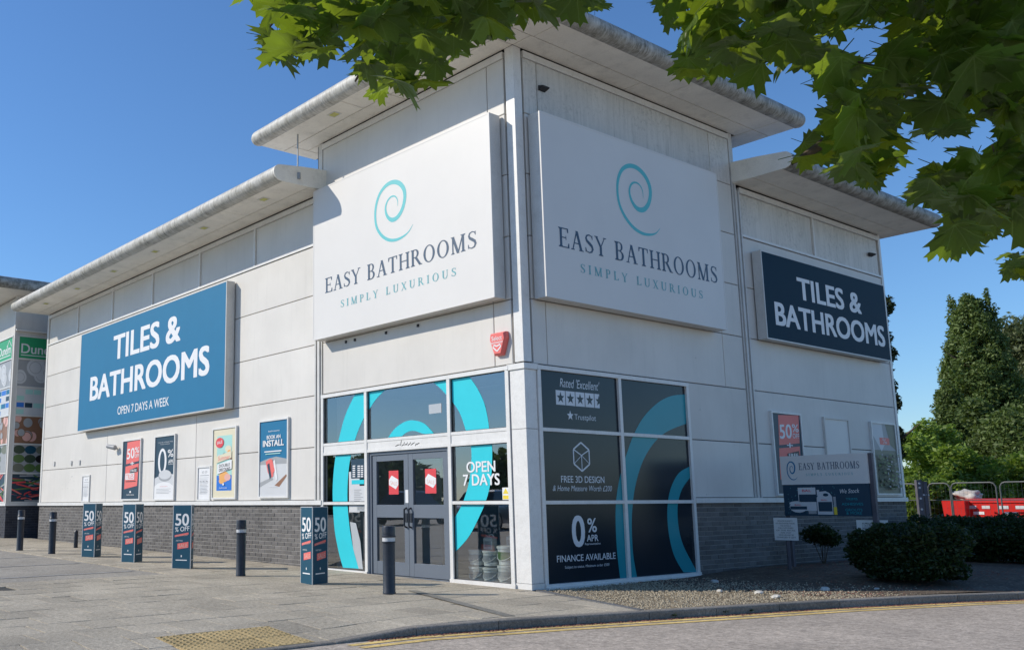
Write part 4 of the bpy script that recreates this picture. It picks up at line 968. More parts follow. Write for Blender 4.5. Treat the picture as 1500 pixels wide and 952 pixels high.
def can(x, y, z, s, label, m='tub'):
    t = empty('jerrycan', (x, y, z), label=label, cat='jerrycan', group='jerrycans on the tubs')
    b = MB(); b.cbox(-s*.5, s*.5, -s*.3, s*.3, 0, s*1.05, '+z', s*.12); b.build('can_body', M[m], t)
    b = MB(); b.cyl((-s*.3, 0, s*1.04), (-s*.3, 0, s*1.22), s*.12, n=12); b.build('cap', M['grey'], t, smooth=True)
    b = MB(); b.tube([(-s*.12, 0, s*1.03), (-s*.05, 0, s*1.25), (s*.35, 0, s*1.25), (s*.42, 0, s*1.0)], s*.055, 6); b.build('handle', M[m], t, smooth=True)
    b = MB(); b.box(-s*.38, s*.38, -s*.308, -s*.301, s*.2, s*.7); b.build('label_band', M['grey'], t)
can(-1.05, yt, .49, .17, 'white jerrycan standing on the middle tub stack behind the glass'); can(-.84, yt+.24, .52, .15, 'smaller pale jerrycan right of the middle tub stack')
# ---------------------------------------------------------------- sign boxes
def sign_box(name, ax, a0, a1, z0, z1, dep, label, face='signface', side='trim'):
    t = empty(name, (0, 0, 0), label=label, cat='sign')
    b = MB()
    if ax == 'f': b.box(a0, a1, -dep+.02, -.028, z0+.0, z1-.0)
    else: b.box(.028, dep-.02, a0, a1, z0, z1)
    b.build('sign_case', M[side], t); b = MB()
    for q0, q1, s0, s1 in ((a0-.004, a0+.02, z0, z1), (a1-.02, a1+.004, z0, z1), (a0+.02, a1-.02, z0-.004, z0+.02), (a0+.02, a1-.02, z1-.02, z1+.004)):
        if ax == 'f': b.box(q0, q1, -dep-.003, -dep+.0195, s0, s1)
        else: b.box(dep-.0195, dep+.003, q0, q1, s0, s1)
    b.build('sign_edge', M[face if face == 'signface' else side], t); b = MB()
    if ax == 'f': b.box(a0+.0201, a1-.0201, -dep, -dep+.019, z0+.0201, z1-.0201)
    else: b.box(dep-.019, dep, a0+.0201, a1-.0201, z0+.0201, z1-.0201)
    b.build('sign_face', M[face], t)
    return t
t = sign_box('sign_box', 'f', -4.76, -.28, 4.02, 6.78, .25, 'big white sign with aqua spiral and blue capitals on the sunlit side of the corner')
k = Ink(); serif(k, 'EASY BATHROOMS', *fitf(onf, (460, 240), 3.4, 55, 572, 645, 818, -.252)); letters(k, 'letter', M['letter'], t, PF(-.252))
k = Ink(); serif(k, 'SIMPLY LUXURIOUS', *fitf(onf, (460, 240), 3.4, 132, 680, 716, 712, -.252), track=.42); letters(k, 'small_letter', M['aqua2'], t, PF(-.252))
k = Ink(); spiral(k, _x0, _z0, _x1, _z1); k.put('spiral_logo', M['aqua'], t, PF(-.252))
t = sign_box('sign_box', 'r', .245, 4.77, 4.0, 6.75, .25, 'big white sign with aqua spiral and dark capitals on the shaded side of the corner')
k = Ink(); serif(k, 'EASY BATHROOMS', *fitf(onr, (0, 0), 1, 818, 332, 360.5, 1047, .252)); letters(k, 'letter', M['letter'], t, PR(.252))
k = Ink(); serif(k, 'SIMPLY LUXURIOUS', *fitf(onr, (0, 0), 1, 850, 386, 399, 1027, .252), track=.42); letters(k, 'small_letter', M['aqua2'], t, PR(.252))
k = Ink(); p = onr(905, 290, .252); q = onr(967, 330, .252); zt_ = onr(930, 245, .252)[1]; zb_ = onr(945, 343, .252)[1]; spiral(k, p[0], zb_, q[0], zt_); k.put('spiral_logo', M['aqua'], t, PR(.252))
t = sign_box('sign_box', 'f', -15.88, -7.94, 3.08, 5.73, .22, 'wide petrol blue fascia sign with white tiles and bathrooms lettering on the sunlit long wall', 'tealblue')
for s_, q, bd in (('TILES &', (608, 412, 542, 966), .045), ('BATHROOMS', (483, 632, 760, 1120), .045), ('OPEN 7 DAYS A WEEK', (630, 790, 833, 904), .01)):
    k = Ink(); k.text(s_, *fitf(onf, (0, 380), 3.66, *q, -.222), bold=bd); letters(k, 'letter', M['white'], t, PF(-.222))
t = sign_box('sign_box', 'r', 6.12, 10.93, 4.0, 5.62, .2, 'petrol blue fascia sign, shade put into its colour, with white tiles and bathrooms lettering on the shaded side wall', 'shadeteal')
for s_, q, bd in (('TILES &', (358, 632, 722, 613), .045), ('BATHROOMS', (267, 732, 828, 707), .045)):
    k = Ink(); k.text(s_, *fitf(onr, (1040, 180), 2.8, *q, .203), bold=bd); letters(k, 'letter', M['white'], t, PR(.203))
# alarm box
t = empty('alarm_box', (-.42, -.0, 3.40), label='red and white bell box alarm with the word Select, near the building corner', cat='alarm')
P = [(-.15, .15), (.15, .15), (.165, .06), (.075, -.18), (-.075, -.18), (-.165, .06)]
b = MB(); b.v = [(x, -.002, z) for x, z in P]+[(x*.98, -.05, z) for x, z in P]+[(x*.82, -.085, z*.86) for x, z in P]; n_ = 6
b.f = [(i+o_, (i+1) % 6+o_, (i+1) % 6+6+o_, i+6+o_) for o_ in (0, 6) for i in range(6)]+[tuple(range(12, 18))]
b.build('alarm_cover', M['coral'], t); k = Ink().text('Select', -.10, .035, .10, .10, bold=.01); k.put('lettering', M['white'], t, PF(-.087))
k = Ink().rect(-.115, .005, .115, .012).rect(-.11, -.01, .11, -.004); k.ribbon([(-.06, -.03), (-.075, -.06), (-.03, -.10), (0, -.12), (.03, -.10), (.075, -.06), (.06, -.03), (0, -.05), (-.06, -.03)], .02); k.put('lettering', M['white'], t, PF(-.0875))
# ---------------------------------------------------------------- posters
def poster(ax, a0, a1, z0, z1, label, paint, dep=.05, fm='frame'):
    t = empty('poster_case', (0, 0, 0), label=label, cat='poster'); b = MB(); fwd = .035
    for q0, q1, s0, s1 in ((a0, a0+fwd, z0, z1), (a1-fwd, a1, z0, z1), (a0+fwd, a1-fwd, z0, z0+fwd), (a0+fwd, a1-fwd, z1-fwd, z1)):
        if ax == 'f': b.box(q0, q1, -dep, -.001, s0, s1)
        else: b.box(.001, dep, q0, q1, s0, s1)
    b.build('frame', M[fm], t)
    pl = PF(-dep+.02) if ax == 'f' else PR(dep-.02); a0 += fwd; a1 -= fwd; z0 += fwd; z1 -= fwd
    T = lambda p, q: (a0+(a1-a0)*p, z0+(z1-z0)*q)
    n_ = [0]
    def rect(m, p0, q0, p1, q1, nm='print'): n_[0] += 1; Ink().rect(*T(p0, q0), *T(p1, q1)).put(nm, M[m], t, pl, n_[0]*.0009)
    def poly(m, P, nm='print'): n_[0] += 1; Ink().poly([T(*p) for p in P]).put(nm, M[m], t, pl, n_[0]*.0009)
    def txt(m, s, p0, q0, p1, q1, **k_): n_[0] += 1; Ink().text(s, *T(p0, q0), *T(p1, q1), **k_).put('lettering', M[m], t, pl, n_[0]*.0009)
    def ell(m, p, q, rp, rq, **k_): n_[0] += 1; c = T(p, q); Ink().ell(c[0], c[1], rp*(a1-a0), rq*(z1-z0), **k_).put('print', M[m], t, pl, n_[0]*.0009)
    paint(rect, poly, txt, ell)
    return t
def p_sale(rect, poly, txt, ell):
    rect('navy', 0, 0, 1, 1, 'sheet'); poly('coral', [(.18, .60), (.92, .64), (.97, 1.0), (.22, .98)]); poly('coral', [(.12, .17), (.86, .22), (.92, .60), (.16, .56)])
    txt('white', '50', .22, .68, .66, .86, bold=.03, slant=.06); txt('white', '%', .68, .78, .92, .88, bold=.02); txt('white', 'OFF', .68, .70, .92, .76, bold=.02); txt('white', '+', .44, .575, .66, .635, bold=.05)
    poly('black', [(.42, .43), (.88, .46), (.86, .54), (.44, .50)]); txt('white', 'FREE', .48, .455, .82, .50, bold=.02, slant=.03); rect('white', .18, .33, .70, .44); txt('coral', 'TILES', .22, .345, .66, .425, bold=.02)
    rect('black', .2, .295, .78, .305); ell('white', .5, .12, .05, .018); txt('white', 'bathrooms', .30, .06, .72, .085)
def p_apr(rect, poly, txt, ell):
    rect('navy', 0, 0, 1, 1, 'sheet'); txt('lgrey', 'CHOOSE INTEREST FREE', .12, .90, .9, .915); txt('lgrey', 'finance available', .25, .87, .75, .885)
    ell('white', .38, .60, .22, .21); ell('navy', .38, .60, .125, .165); txt('white', '%', .66, .66, .95, .78, bold=.02); txt('white', 'APR', .70, .56, .95, .62, bold=.02); rect('lgrey', .70, .54, .95, .547)
    poly('lgrey', [(0, 0), (0, .33), (.25, .37), (.75, .40), (1, .38), (1, 0)]); ell('grey', .55, .36, .34, .085); ell('lgrey', .55, .385, .32, .075); poly('white', [(0, 0), (0, .20), (.2, .25), (.5, .27), (.8, .25), (1, .20), (1, 0)])
    txt('red', 'representative', .3, .19, .7, .203)
    for j in range(4): rect('grey', .12, .155-.022*j, .88-.1*(j % 2), .16-.022*j)
def p_sum(rect, poly, txt, ell):
    rect('cream', 0, 0, 1, 1, 'sheet'); rect('mint', .17, .10, .84, .90); rect('blue', .17, .10, .84, .32)
    for p, q, r, m in [(.5, .30, .22, 'orange'), (.40, .24, .12, 'orange'), (.66, .29, .14, 'pink'), (.68, .70, .14, 'cream'), (.42, .64, .10, 'mint'), (.72, .66, .07, 'orange'), (.5, .62, .06, 'navy'), (.30, .60, .08, 'lgrey'), (.8, .56, .05, 'brown')]: ell(m, p, q, r, r*.36)
    ell('red', .30, .80, .18, .075); txt('white', 'SALE', .18, .775, .42, .82, bold=.02, slant=.1)
    poly('cream', [(.18, .50), (.84, .57), (.84, .67), (.18, .60)]); txt('coral', 'Summer', .24, .535, .78, .60, shear=.2, slant=.05); poly('white', [(.22, .34), (.86, .41), (.86, .54), (.22, .48)])
    txt('black', 'DOUBLE', .30, .435, .78, .48, bold=.02, slant=.05); txt('black', 'DISCOUNT', .30, .375, .80, .42, bold=.02, slant=.05); ell('white', .5, .19, .04, .016); txt('white', 'bathrooms', .33, .13, .67, .15)
def p_ins(rect, poly, txt, ell):
    rect('tealblue', 0, 0, 1, 1, 'sheet'); rect('lgrey', 0, 0, 1, .42); poly('grey', [(0, .42), (1, .42), (1, .48), (.6, .52), (.3, .50), (0, .46)])
    poly('lgrey', [(.0, .14), (.35, .25), (.6, .12), (.9, .20), (1, .14), (1, 0), (0, 0)]); poly('brown', [(.55, .14), (.95, .28), (1, .27), (.72, .12)]); poly('grey', [(0, .12), (.5, .22), (.45, .25), (0, .18)])
    poly('coral', [(.22, .46), (.40, .50), (.52, .34), (.50, .26), (.40, .24), (.30, .32)]); poly('navy', [(.28, .42), (.36, .44), (.44, .26), (.38, .22)]); poly('white', [(.50, .46), (.56, .48), (.66, .22), (.60, .20)]); poly('coral', [(.36, .47), (.46, .49), (.56, .34), (.50, .30)])
    txt('white', 'bathrooms', .32, .855, .72, .875); txt('white', 'BOOK AN', .26, .76, .76, .81, bold=.04); txt('white', 'INSTALL', .12, .66, .88, .745, bold=.05); rect('white', .18, .585, .80, .60); rect('mint', .22, .555, .76, .567); txt('white', 'www', .35, .12, .65, .13)
def p_paper(rect, poly, txt, ell):
    rect('lgrey', 0, 0, 1, 1, 'sheet'); rect('white', .02, .01, .98, .99); txt('grey', '60 59', .3, .82, .75, .90); rect('grey', .15, .745, .9, .765)
    for j in range(12): rect('lgrey', .12, .68-.045*j, .85-.15*((j*7) % 3)/3, .695-.045*j)
    for j in range(3): rect('grey', .15+.27*j, .56, .3+.27*j, .575)
def p_leaf(rect, poly, txt, ell):
    rect('olive', 0, 0, 1, 1, 'sheet'); rect('grey', 0, .62, 1, 1); poly('lgrey', [(.0, 1), (.0, .85), (.35, .6), (.5, .7), (.45, 1)]); poly('olive', [(.6, 1), (.75, .7), (1, .62), (1, 1)]); rr = random.Random(9)
    rect('coral', .30, .70, .72, .80); txt('lgrey', '%', .42, .715, .60, .79); rect('ivyp', .12, .08, .86, .50)
    for _ in range(130): ell(rr.choice(['ivyp', 'olive', 'leafp', 'grey', 'leafp']), rr.uniform(.15, .85), rr.uniform(.06, .55), rr.uniform(.02, .08), rr.uniform(.006, .02), k=7)
poster('f', -13.30, -12.24, 1.25, 2.72, 'red and navy half price sale poster case, leftmost on the sunlit long wall', p_sale)
poster('f', -11.50, -10.46, 1.24, 2.72, 'navy finance poster case with big white zero over a basin picture', p_apr)
poster('f', -8.75, -7.76, 1.25, 2.72, 'cream and mint summer discount poster case with a blue foot', p_sum)
poster('f', -6.90, -5.86, 1.26, 2.75, 'blue install advert poster case with tools picture, nearest the shop entrance', p_ins)
poster('f', -9.42, -8.84, 1.22, 1.95, 'small faded paper notice stuck beside the mint discount poster case', p_paper, .03)
poster('f', -15.90, -15.38, 1.22, 1.93, 'small faded paper notice near the far left end of the long wall', p_paper, .03)
poster('r', 6.33, 7.36, 1.25, 2.74, 'red and navy sale poster case on the shaded side wall behind the post sign', p_sale)
poster('r', 8.22, 9.20, 1.25, 2.73, 'blank pale poster case on the shaded side wall between two printed ones', lambda r, p, t_, e: r('signface', 0, 0, 1, 1, 'sheet'), .04, 'panel')
poster('r', 10.10, 11.18, 1.26, 2.73, 'faded green and grey poster case at the far end of the shaded side wall', p_leaf)
# ---------------------------------------------------------------- bollards
def bollard(x, y, label, h=.87, r=.074):
    t = empty('bollard', (x, y, hg(x, y)), label=label, cat='bollard', group='round dark bollards in front of the shop')
    b = MB(); b.lathe([(r*1.06, 0), (r*1.06, .02), (r, .03), (r, h*.745), (r*1.12, h*.75), (r*1.12, h*.77)], 28); b.build('post', M['blackplastic'], t, smooth=True)
    b = MB(); b.lathe([(r*1.04, h*.77), (r*1.04, h*.835)], 28); b.build('reflective_band', M['reflband'], t, smooth=True)
    b = MB(); b.lathe([(r*1.15, h*.83), (r*1.17, h*.85), (r*1.05, h*.862), (r*1.05, h*.975), (r*.98, h*.995), (r*.7, h), (.001, h)], 28); b.build('cap', M['blackplastic'], t, smooth=True)
bollard(-.81, -1.80, 'bollard standing directly in front of the glass doors', .86, .080)
bollard(-4.38, -1.90, 'bollard in front of the brick plinth, between two blue sale covers'); bollard(-11.8, -2.25, 'bollard left of the leftmost sale cover, second from the left edge', .90); bollard(-13.52, -2.38, 'bollard nearest the left edge of the picture', .92)
t = empty('drain_post', (-13.9, -.90, hg(-13.9, -1)), label='short dark post by the brick plinth, left of the leftmost sale cover', cat='post')
b = MB(); b.cyl((0, 0, 0), (0, 0, .38), .05, .045, 12); b.build('post', M['blackplastic'], t, smooth=True); b = MB(); b.cyl((0, 0, .38), (0, 0, .42), .055, .03, 12); b.build('cap', M['blackplastic'], t, smooth=True)
# sale covers (square printed sleeves)
def cover(x, y, ang, label, s=.40, h=1.09):
    t = empty('sale_cover', (x, y, hg(x, y)), rad(ang), label=label, cat='bollard cover', group='blue printed bollard covers'); q = s/(2*math.sqrt(3))
    for k_ in range(3):
        ry = k_*2*math.pi/3; ca, sa = math.cos(ry), math.sin(ry)
        def pl(off): return lambda a, b_, n: (ca*a-sa*(-q-n-off), sa*a+ca*(-q-n-off), b_)
        o = Ink().rect(-s/2, 0, s/2, h).put('side_panel', M['coverblue'], t, pl(0)); e = Ink()
        e.rect(-s/2, 0, -s/2+.012, h); e.rect(s/2-.012, 0, s/2, h); e.rect(-s/2, h-.012, s/2, h, .0003); e.put('panel_edge', M['board'], o, pl(.0012))
        w = Ink(); w.text('50', -s*.37, h*.67, s*.37, h*.86, bold=.03); w.text('% OFF', -s*.37, h*.57, s*.40, h*.645, bold=.02, slant=.08); w.put('lettering', M['white'], o, pl(.0016))
        w = Ink(); w.rect(-s*.30, h*.125, s*.30, h*.14); w.ell(0, h*.195, .013, .02, k=10); w.text('EVERYTHING', -s*.30, h*.425, s*.05, h*.445); w.put('small_lettering', M['white'], o, pl(.0016))
        w = Ink(); w.poly([(-s*.38, h*.49), (s*.36, h*.535), (s*.36, h*.565), (-s*.38, h*.52)]); w.poly([(-s*.22, h*.30), (s*.36, h*.33), (s*.36, h*.42), (-s*.22, h*.39)]); w.put('sale_flash', M['coral'], o, pl(.0016))
        w = Ink(); w.text('SALE', -s*.16, h*.325, s*.31, h*.385, bold=.02, slant=.04); w.text('ENDS SOON', -s*.32, h*.502, s*.30, h*.52, slant=.06); w.put('flash_lettering', M['pink'], o, pl(.0022))
    c3 = [(s/math.sqrt(3)*.96*math.cos(rad(30+120*i)), s/math.sqrt(3)*.96*math.sin(rad(30+120*i))) for i in (0, 1, 2)]; c3 = [(-s*.48, -q*.96), (s*.48, -q*.96), (0, 2*q*.96)]
    b = MB(); b.v = [(a, c, h-.03) for a, c in c3]+[(a, c, h-.024) for a, c in c3]; b.f = [(2, 1, 0), (3, 4, 5), (0, 1, 4, 3), (1, 2, 5, 4), (2, 0, 3, 5)]; b.build('top_flap', M['board'], t)
cover(-10.36, -1.92, 18, 'blue sale cover farthest left, showing two printed sides'); cover(-8.42, -1.90, 13, 'blue sale cover second from the left, showing a narrow right side'); cover(-6.34, -1.86, 26, 'blue sale cover seen almost square on, left of the lone bollard')
cover(-2.60, -1.74, -9, 'blue sale cover nearest the entrance, its right side in shade')
# ---------------------------------------------------------------- post signs
t = empty('post_sign', (.6, 5.5, 0), label='post sign with white spiral logo header over a navy panel, in the planting bed', cat='sign')
SW = 1.38; z0, zm, z1 = .92, 1.42, 1.885
b = MB(); b.box(0, SW, 0, .03, z0, zm-.002); b.build('lower_panel', M['navy'], t); b = MB(); b.box(-.01, SW+.01, -.006, .03, zm, z1); b.build('upper_panel', M['signface'], t)
for x in (.03, SW+.03): b = MB(); b.box(x-.035, x+.035, .032, .10, 0, z1); b.build('post', M['darkpost'], t)
P0 = PF(-.0075); P1 = PF(-.0015)
k = Ink(); spiral(k, .10, 1.50, .265, 1.79); k.put('spiral_logo', M['tealblue'], t, P0); k = Ink(); serif(k, 'EASY BATHROOMS', .30, 1.655, 1.27, 1.765); letters(k, 'letter', M['letter'], t, P0)
k = Ink(); serif(k, 'SIMPLY LUXURIOUS', .41, 1.555, 1.16, 1.595, track=.42); letters(k, 'small_letter', M['aqua2'], t, P0)
k = Ink(); k.text('We Stock', .93, 1.27, 1.23, 1.335, shear=.25, slant=.03); k.put('lettering', M['white'], t, P1)
k = Ink()
for s_, a0, a1, b0, b1 in (('TRIMS', 1.01, 1.19, 1.165, 1.20), ('ADHESIVES', .94, 1.27, 1.085, 1.125), ('GROUTS', .99, 1.25, .995, 1.035), ('& MORE', 1.0, 1.24, .945, .985)): k.text(s_, a0, b0, a1, b1, bold=.01)
k.put('lettering', M['tealv'], t, P1)
k = Ink(); rr = random.Random(2)
for i in range(90):
    a, c = rr.uniform(.06, .88), rr.uniform(.95, 1.38); k.ell(a, c, .005, .006, k=5)
k.put('printed_dots', M['aqua2'], t, PF(-.001))
k = Ink(); k.rect(.25, 1.00, .54, 1.37); k.ell(.24, 1.06, .15, .09, n=.0004); k.ell(.24, 1.12, .15, .035, n=.0006); k.poly([(.55, .94), (.80, .94), (.80, 1.22), (.76, 1.28), (.70, 1.31), (.60, 1.30), (.58, 1.25), (.55, 1.2)], .001); k.rect(.56, 1.24, .60, 1.33, .0012); k.put('printed_tubs', M['lgrey'], t, PF(-.0015))
k = Ink(); k.rect(.26, 1.14, .54, 1.26, .0); k.rect(.10, 1.02, .38, 1.07, .0012); k.rect(.57, .99, .79, 1.14, .0016); k.ell(.70, 1.25, .045, .025, n=.0016, k=12); k.put('printed_label', M['navy'], t, PF(-.0021))
k = Ink(); k.text('BAL', .32, 1.30, .47, 1.34, bold=.03); k.text('BAL', .18, 1.08, .29, 1.105, bold=.03, n=.0012); k.text('BAL', .62, 1.16, .72, 1.18, bold=.03, n=.0012); k.put('lettering', M['red'], t, PF(-.0024))
k = Ink(); k.rect(.81, .94, .86, 1.06); k.put('printed_bottle', M['yel'], t, PF(-.0016)); k = Ink(); k.rect(.815, 1.06, .855, 1.22); k.rect(.40, .95, .53, 1.0); k.put('printed_bottle', M['grey'], t, PF(-.0016))
def smallsign(x, y, w, z0, z1, label, lines):
    t = empty('notice_sign', (x, y, hg(x, y)), .18, label=label, cat='sign'); b = MB(); b.box(-w/2, w/2, -.012, 0, z0, z1); b.build('notice_plate', M['signface'], t)
    b = MB(); b.cyl((0, .03, 0), (0, .03, z1-.05), .028, n=10); b.build('post', M['darkpost'], t, smooth=True); k = Ink(); n_ = len(lines)
    for i, s_ in enumerate(lines):
        zt_ = z1-.04-(z1-z0-.06)*i/n_; h_ = (z1-z0-.06)/n_*.6; l_ = w*.42*(.75+.25*math.sin(i*2.1)); k.text(s_, -l_, zt_-h_, l_, zt_)
    k.put('lettering', M['black'], t, PF(-.0135)); return t
smallsign(.885, 4.97, .36, .45, .80, 'small white car park notice on its own post in front of the brick plinth', ['PRIVATE PROPERTY', 'NO UNAUTHORISED PARKING', 'THIS CAR PARK IS', 'FOR CUSTOMERS', 'OF THIS RETAIL', 'PARK ONLY', 'VEHICLES MAY BE', 'CHARGED IF LEFT'])
p = at(1278, 770, 14.6); smallsign(p.x, p.y, .44, .38, .75, 'white notice plate mostly hidden behind the top of the round hedge', ['CUSTOMER PARKING', 'ONLY'])
# ---------------------------------------------------------------- neighbour shop
XD = -20.3; DY = -.62
nb = empty('neighbour_shop', (XD, DY, 0), label='neighbouring shop at the left edge with green sign and picture window panels', cat='building')
b = MB(); b.box(-9, -.06, .06, 8, 0, 7.6); b.build('wall', M['trim'], nb)
b = MB(); b.box(-9, .0, .02, .055, 1.217, 6.5); b.build('front_frame', M['frame'], nb); b = MB(); b.box(-.055, .0, .055, 8, 1.217, 7.55); b.build('side_wall', M['panel'], nb)
b = MB(); b.box(-.10, .02, -.02, .10, 1.13, 7.6); b.build('corner_post', M['panel'], nb)
for z0, z1 in ((5.95, 6.6),): b = MB(); b.box(-9, -.11, -.005, .02, z0, 7.5); b.build('front_fascia', M['panel'], nb)
b = MB(); b.box(-9, .03, -.03, .1, 1.13, 1.21); b.box(-.05, .03, .1, 8, 1.13, 1.21); b.build('coping', M['frame'], nb)
brick_wall(nb, 'r', .0, 6, lambda y: .12, 1.13, .0, 90, False, (M['brick2'], M['mortar2'])); brick_wall(nb, 'f', -9, -.0, lambda y: .12, 1.13, .0, 0, True, (M['brick2'], M['mortar2']))
# picture panels: side face (y) and front face (x)
zs = [1.25, 2.12, 3.0, 3.87, 4.75, 5.62, 6.33] 
def shoppic(kind, m, a0, a1, z0, z1, put):
    rr = random.Random(int(z0*10)+int(a0*7)); W_, H_ = a1-a0, z1-z0
    def circ(cs, col, n): 
        for (p, q, r) in cs:
            Q = cliprect([(a0+p*W_+r*math.cos(i*.35), z0+q*H_+r*math.sin(i*.35)) for i in range(18)], a0, z0, a1, z1)
            if len(Q) > 2: put(Ink().poly(Q), col, n+rr.random()*.0005)
    put(Ink().rect(a0, z0, a1, z1), m, 0)
    cnt = max(1, int(W_/.9))
    if kind == 'plates':
        for i in range(cnt*6): 
            p = rr.random(); q = rr.uniform(.0, 1.); r = rr.uniform(.16, .30); circ([(p, q, r)], 'lgrey', .001+i*.0012); circ([(p, q, r*.7)], 'grey', .0016+i*.0012); circ([(p, q, r*.64)], 'lgrey', .0022+i*.0012)
    if kind == 'pots':
        for i in range(cnt*14): p, q, r = rr.random(), rr.random(), rr.uniform(.11, .21); circ([(p, q, r)], 'brown', .001+i*.0012); circ([(p, q, r*.85)], rr.choice(['pink', 'grey', 'pink']), .0016+i*.0012)
    if kind == 'towels':
        for i in range(cnt*4):
            for j in range(4):
                if rr.random() < .85: x0 = a0+i*W_/(cnt*4); put(Ink().rect(x0+.015, z0+j*H_/4+.02, x0+W_/(cnt*4)-.015, z0+(j+.8)*H_/4), rr.choice(['blue', 'tealblue', 'navy', 'mint', 'lgrey']), .001)
    if kind == 'cushions':
        for i in range(cnt*3):
            for j in range(3): x0 = a0+i*W_/(cnt*3); z_ = z0+j*H_/3; put(Ink().ell(x0+W_/(cnt*6), z_+H_/6, W_/(cnt*6)*1.05, H_/6*.95, k=12), rr.choice(['grey', 'olive', 'coverblue', 'leafp', 'lgrey', 'ivyp', 'black']), .001+.0008*j+.0003*i)
    if kind == 'straws':
        for i in range(cnt*40):
            c = (a0+rr.random()*W_, z0+rr.random()*H_); a_ = rr.uniform(-.5, .5); l_ = .35; Q = [(c[0]-l_*math.cos(a_), c[1]-l_*math.sin(a_)-.025), (c[0]+l_*math.cos(a_), c[1]+l_*math.sin(a_)-.025), (c[0]+l_*math.cos(a_), c[1]+l_*math.sin(a_)+.02), (c[0]-l_*math.cos(a_), c[1]-l_*math.sin(a_)+.02)]
            Q = cliprect(Q, a0, z0, a1, z1)
            if len(Q) > 2: put(Ink().poly(Q), rr.choice(['red', 'coverblue', 'tealblue', 'leafp', 'navy', 'navy', 'coral', 'grey']), .001+i*.0004)
kinds = [('straws', 'navy'), ('cushions', 'grey'), ('pots', 'brown'), ('towels', 'lgrey'), ('plates', 'grey')]
for (pl, A0, A1, nm) in ((PR(.004), .13, 2.2, 's'), (PF(-.004), -1.9, -.13, 'f')):
    b = MB()
    for z in zs:
        if nm == 's': b.box(.0, .03, A0-.03, A1, z-.035, z+.0)
        else: b.box(A0, A1+.03, -.03, .0, z-.035, z)
    for a in ((A0-.03, A0), (A1-.03, A1)):
        if nm == 's': b.box(.0, .032, a[0], a[1], 1.22, 6.33)
        else: b.box(a[0], a[1], -.032, 0, 1.22, 6.33)
    b.build('window_frame', M['frame'], nb)
    for i, (kd, m_) in enumerate(kinds):
        groups = {}
        def put(ik, col, n):
            g_ = groups.setdefault(col, Ink()); o_ = len(g_.v); g_.v += [(a, b_, c+n) for a, b_, c in ik.v]; g_.f += [tuple(o_+q for q in f) for f in ik.f]
        shoppic(kd, m_, A0, A1, zs[i]+.01, zs[i+1]-.045, put)
        root = None
        for col, ik in groups.items():
            o = ik.put('picture_panel' if root is None else 'picture_print', M[col], root or nb, pl); root = root or o
    k = Ink().rect(A0, zs[5]+.01, A1, zs[6]-.04); k.put('green_sign', M['green'], nb, pl, .002)
    k = Ink(); 
    if nm == 's': k.text('Dunelm', .20, 5.78, 1.5, 6.08, bold=.02); k.rect(.20, 5.71, 1.5, 5.735)
    else: k.text('Dunelm', -1.5, 5.80, -.35, 6.08, bold=.02); k.rect(-1.5, 5.73, -.35, 5.755); k.ribbon([(-.75, 6.02), (-.52, 6.22), (-.30, 6.02)], .03, .0004)
    k.put('lettering', M['white'], nb, pl, .004)
r_ = .17; zb = 7.55
b = MB(); b.box(-9, .95, -1.0, 8, zb+.03, zb+.3); b.build('roof', M['trim'], nb); b = MB(); b.box(-9, .95, -1.0, 8, zb, zb+.028); b.build('soffit', M['soffit'], nb)
b = MB(); b.sweep([(.95+r_*math.sin(math.pi*t/10), zb+r_-r_*math.cos(math.pi*t/10)) for t in range(11)]+[(.93, zb+2*r_), (.93, zb)], 'y', -1.05, 8); b.build('gutter_fascia', M['nose_rd'], nb, smooth=True)
b = MB(); b.sweep([(-1.0-r_*math.sin(math.pi*t/10), zb+r_-r_*math.cos(math.pi*t/10)) for t in range(11)]+[(-.98, zb+2*r_), (-.98, zb)], 'x', -9, 1.0); b.build('gutter_fascia', M['nose_f'], nb, smooth=True)
b = MB(); b.sweep([(.03, 6.45), (.10, 6.45), (.10, 6.5), (.03, 6.5)], 'y', .0, 8); b.build('ledge', M['frame'], nb)
# ---------------------------------------------------------------- background yard
def gz(x, y): return .02
def foliage(name, m, blobs, n, size, parent, seed, droop=0., shell=.35, aspect=.6):
    r = random.Random(seed); v, f = [], []; W8 = lambda q: (q[0]*q[1]*q[2])**(2/3); tot = sum(W8(bb[1]) for bb in blobs)
    for (c, rr) in blobs:
        k = int(n*W8(rr)/tot)
        for _ in range(k):
            while True:
                d = Vector((r.gauss(0, 1), r.gauss(0, 1), r.gauss(0, 1)))
                if d.length > .01: break
            d.normalize(); q = r.random()**shell
            q *= 1+.22*noise.noise(Vector((d.x*2.2+c[0], d.y*2.2+c[1], d.z*2.2+c[2])))+.10*noise.noise(Vector((d.x*6+c[0], d.y*6, d.z*6)))
            p = Vector((c[0]+d.x*rr[0]*q, c[1]+d.y*rr[1]*q, c[2]+d.z*rr[2]*q))
            if p.z < .03: continue
            a = Vector((r.gauss(0, 1), r.gauss(0, 1), r.gauss(0, .6)-droop)).normalized(); bb_ = a.cross(Vector((r.gauss(0, 1), r.gauss(0, 1), r.gauss(0, 1)))).normalized()
            s = size*r.uniform(.6, 1.4); a *= s; bb_ *= s*aspect; i = len(v)
            v += [tuple(p-a), tuple(p+bb_*.8-a*.1), tuple(p+a), tuple(p-bb_*.8-a*.1)]; f.append((i, i+1, i+2, i+3))
    return plainmesh(name, v, f, [m], parent)
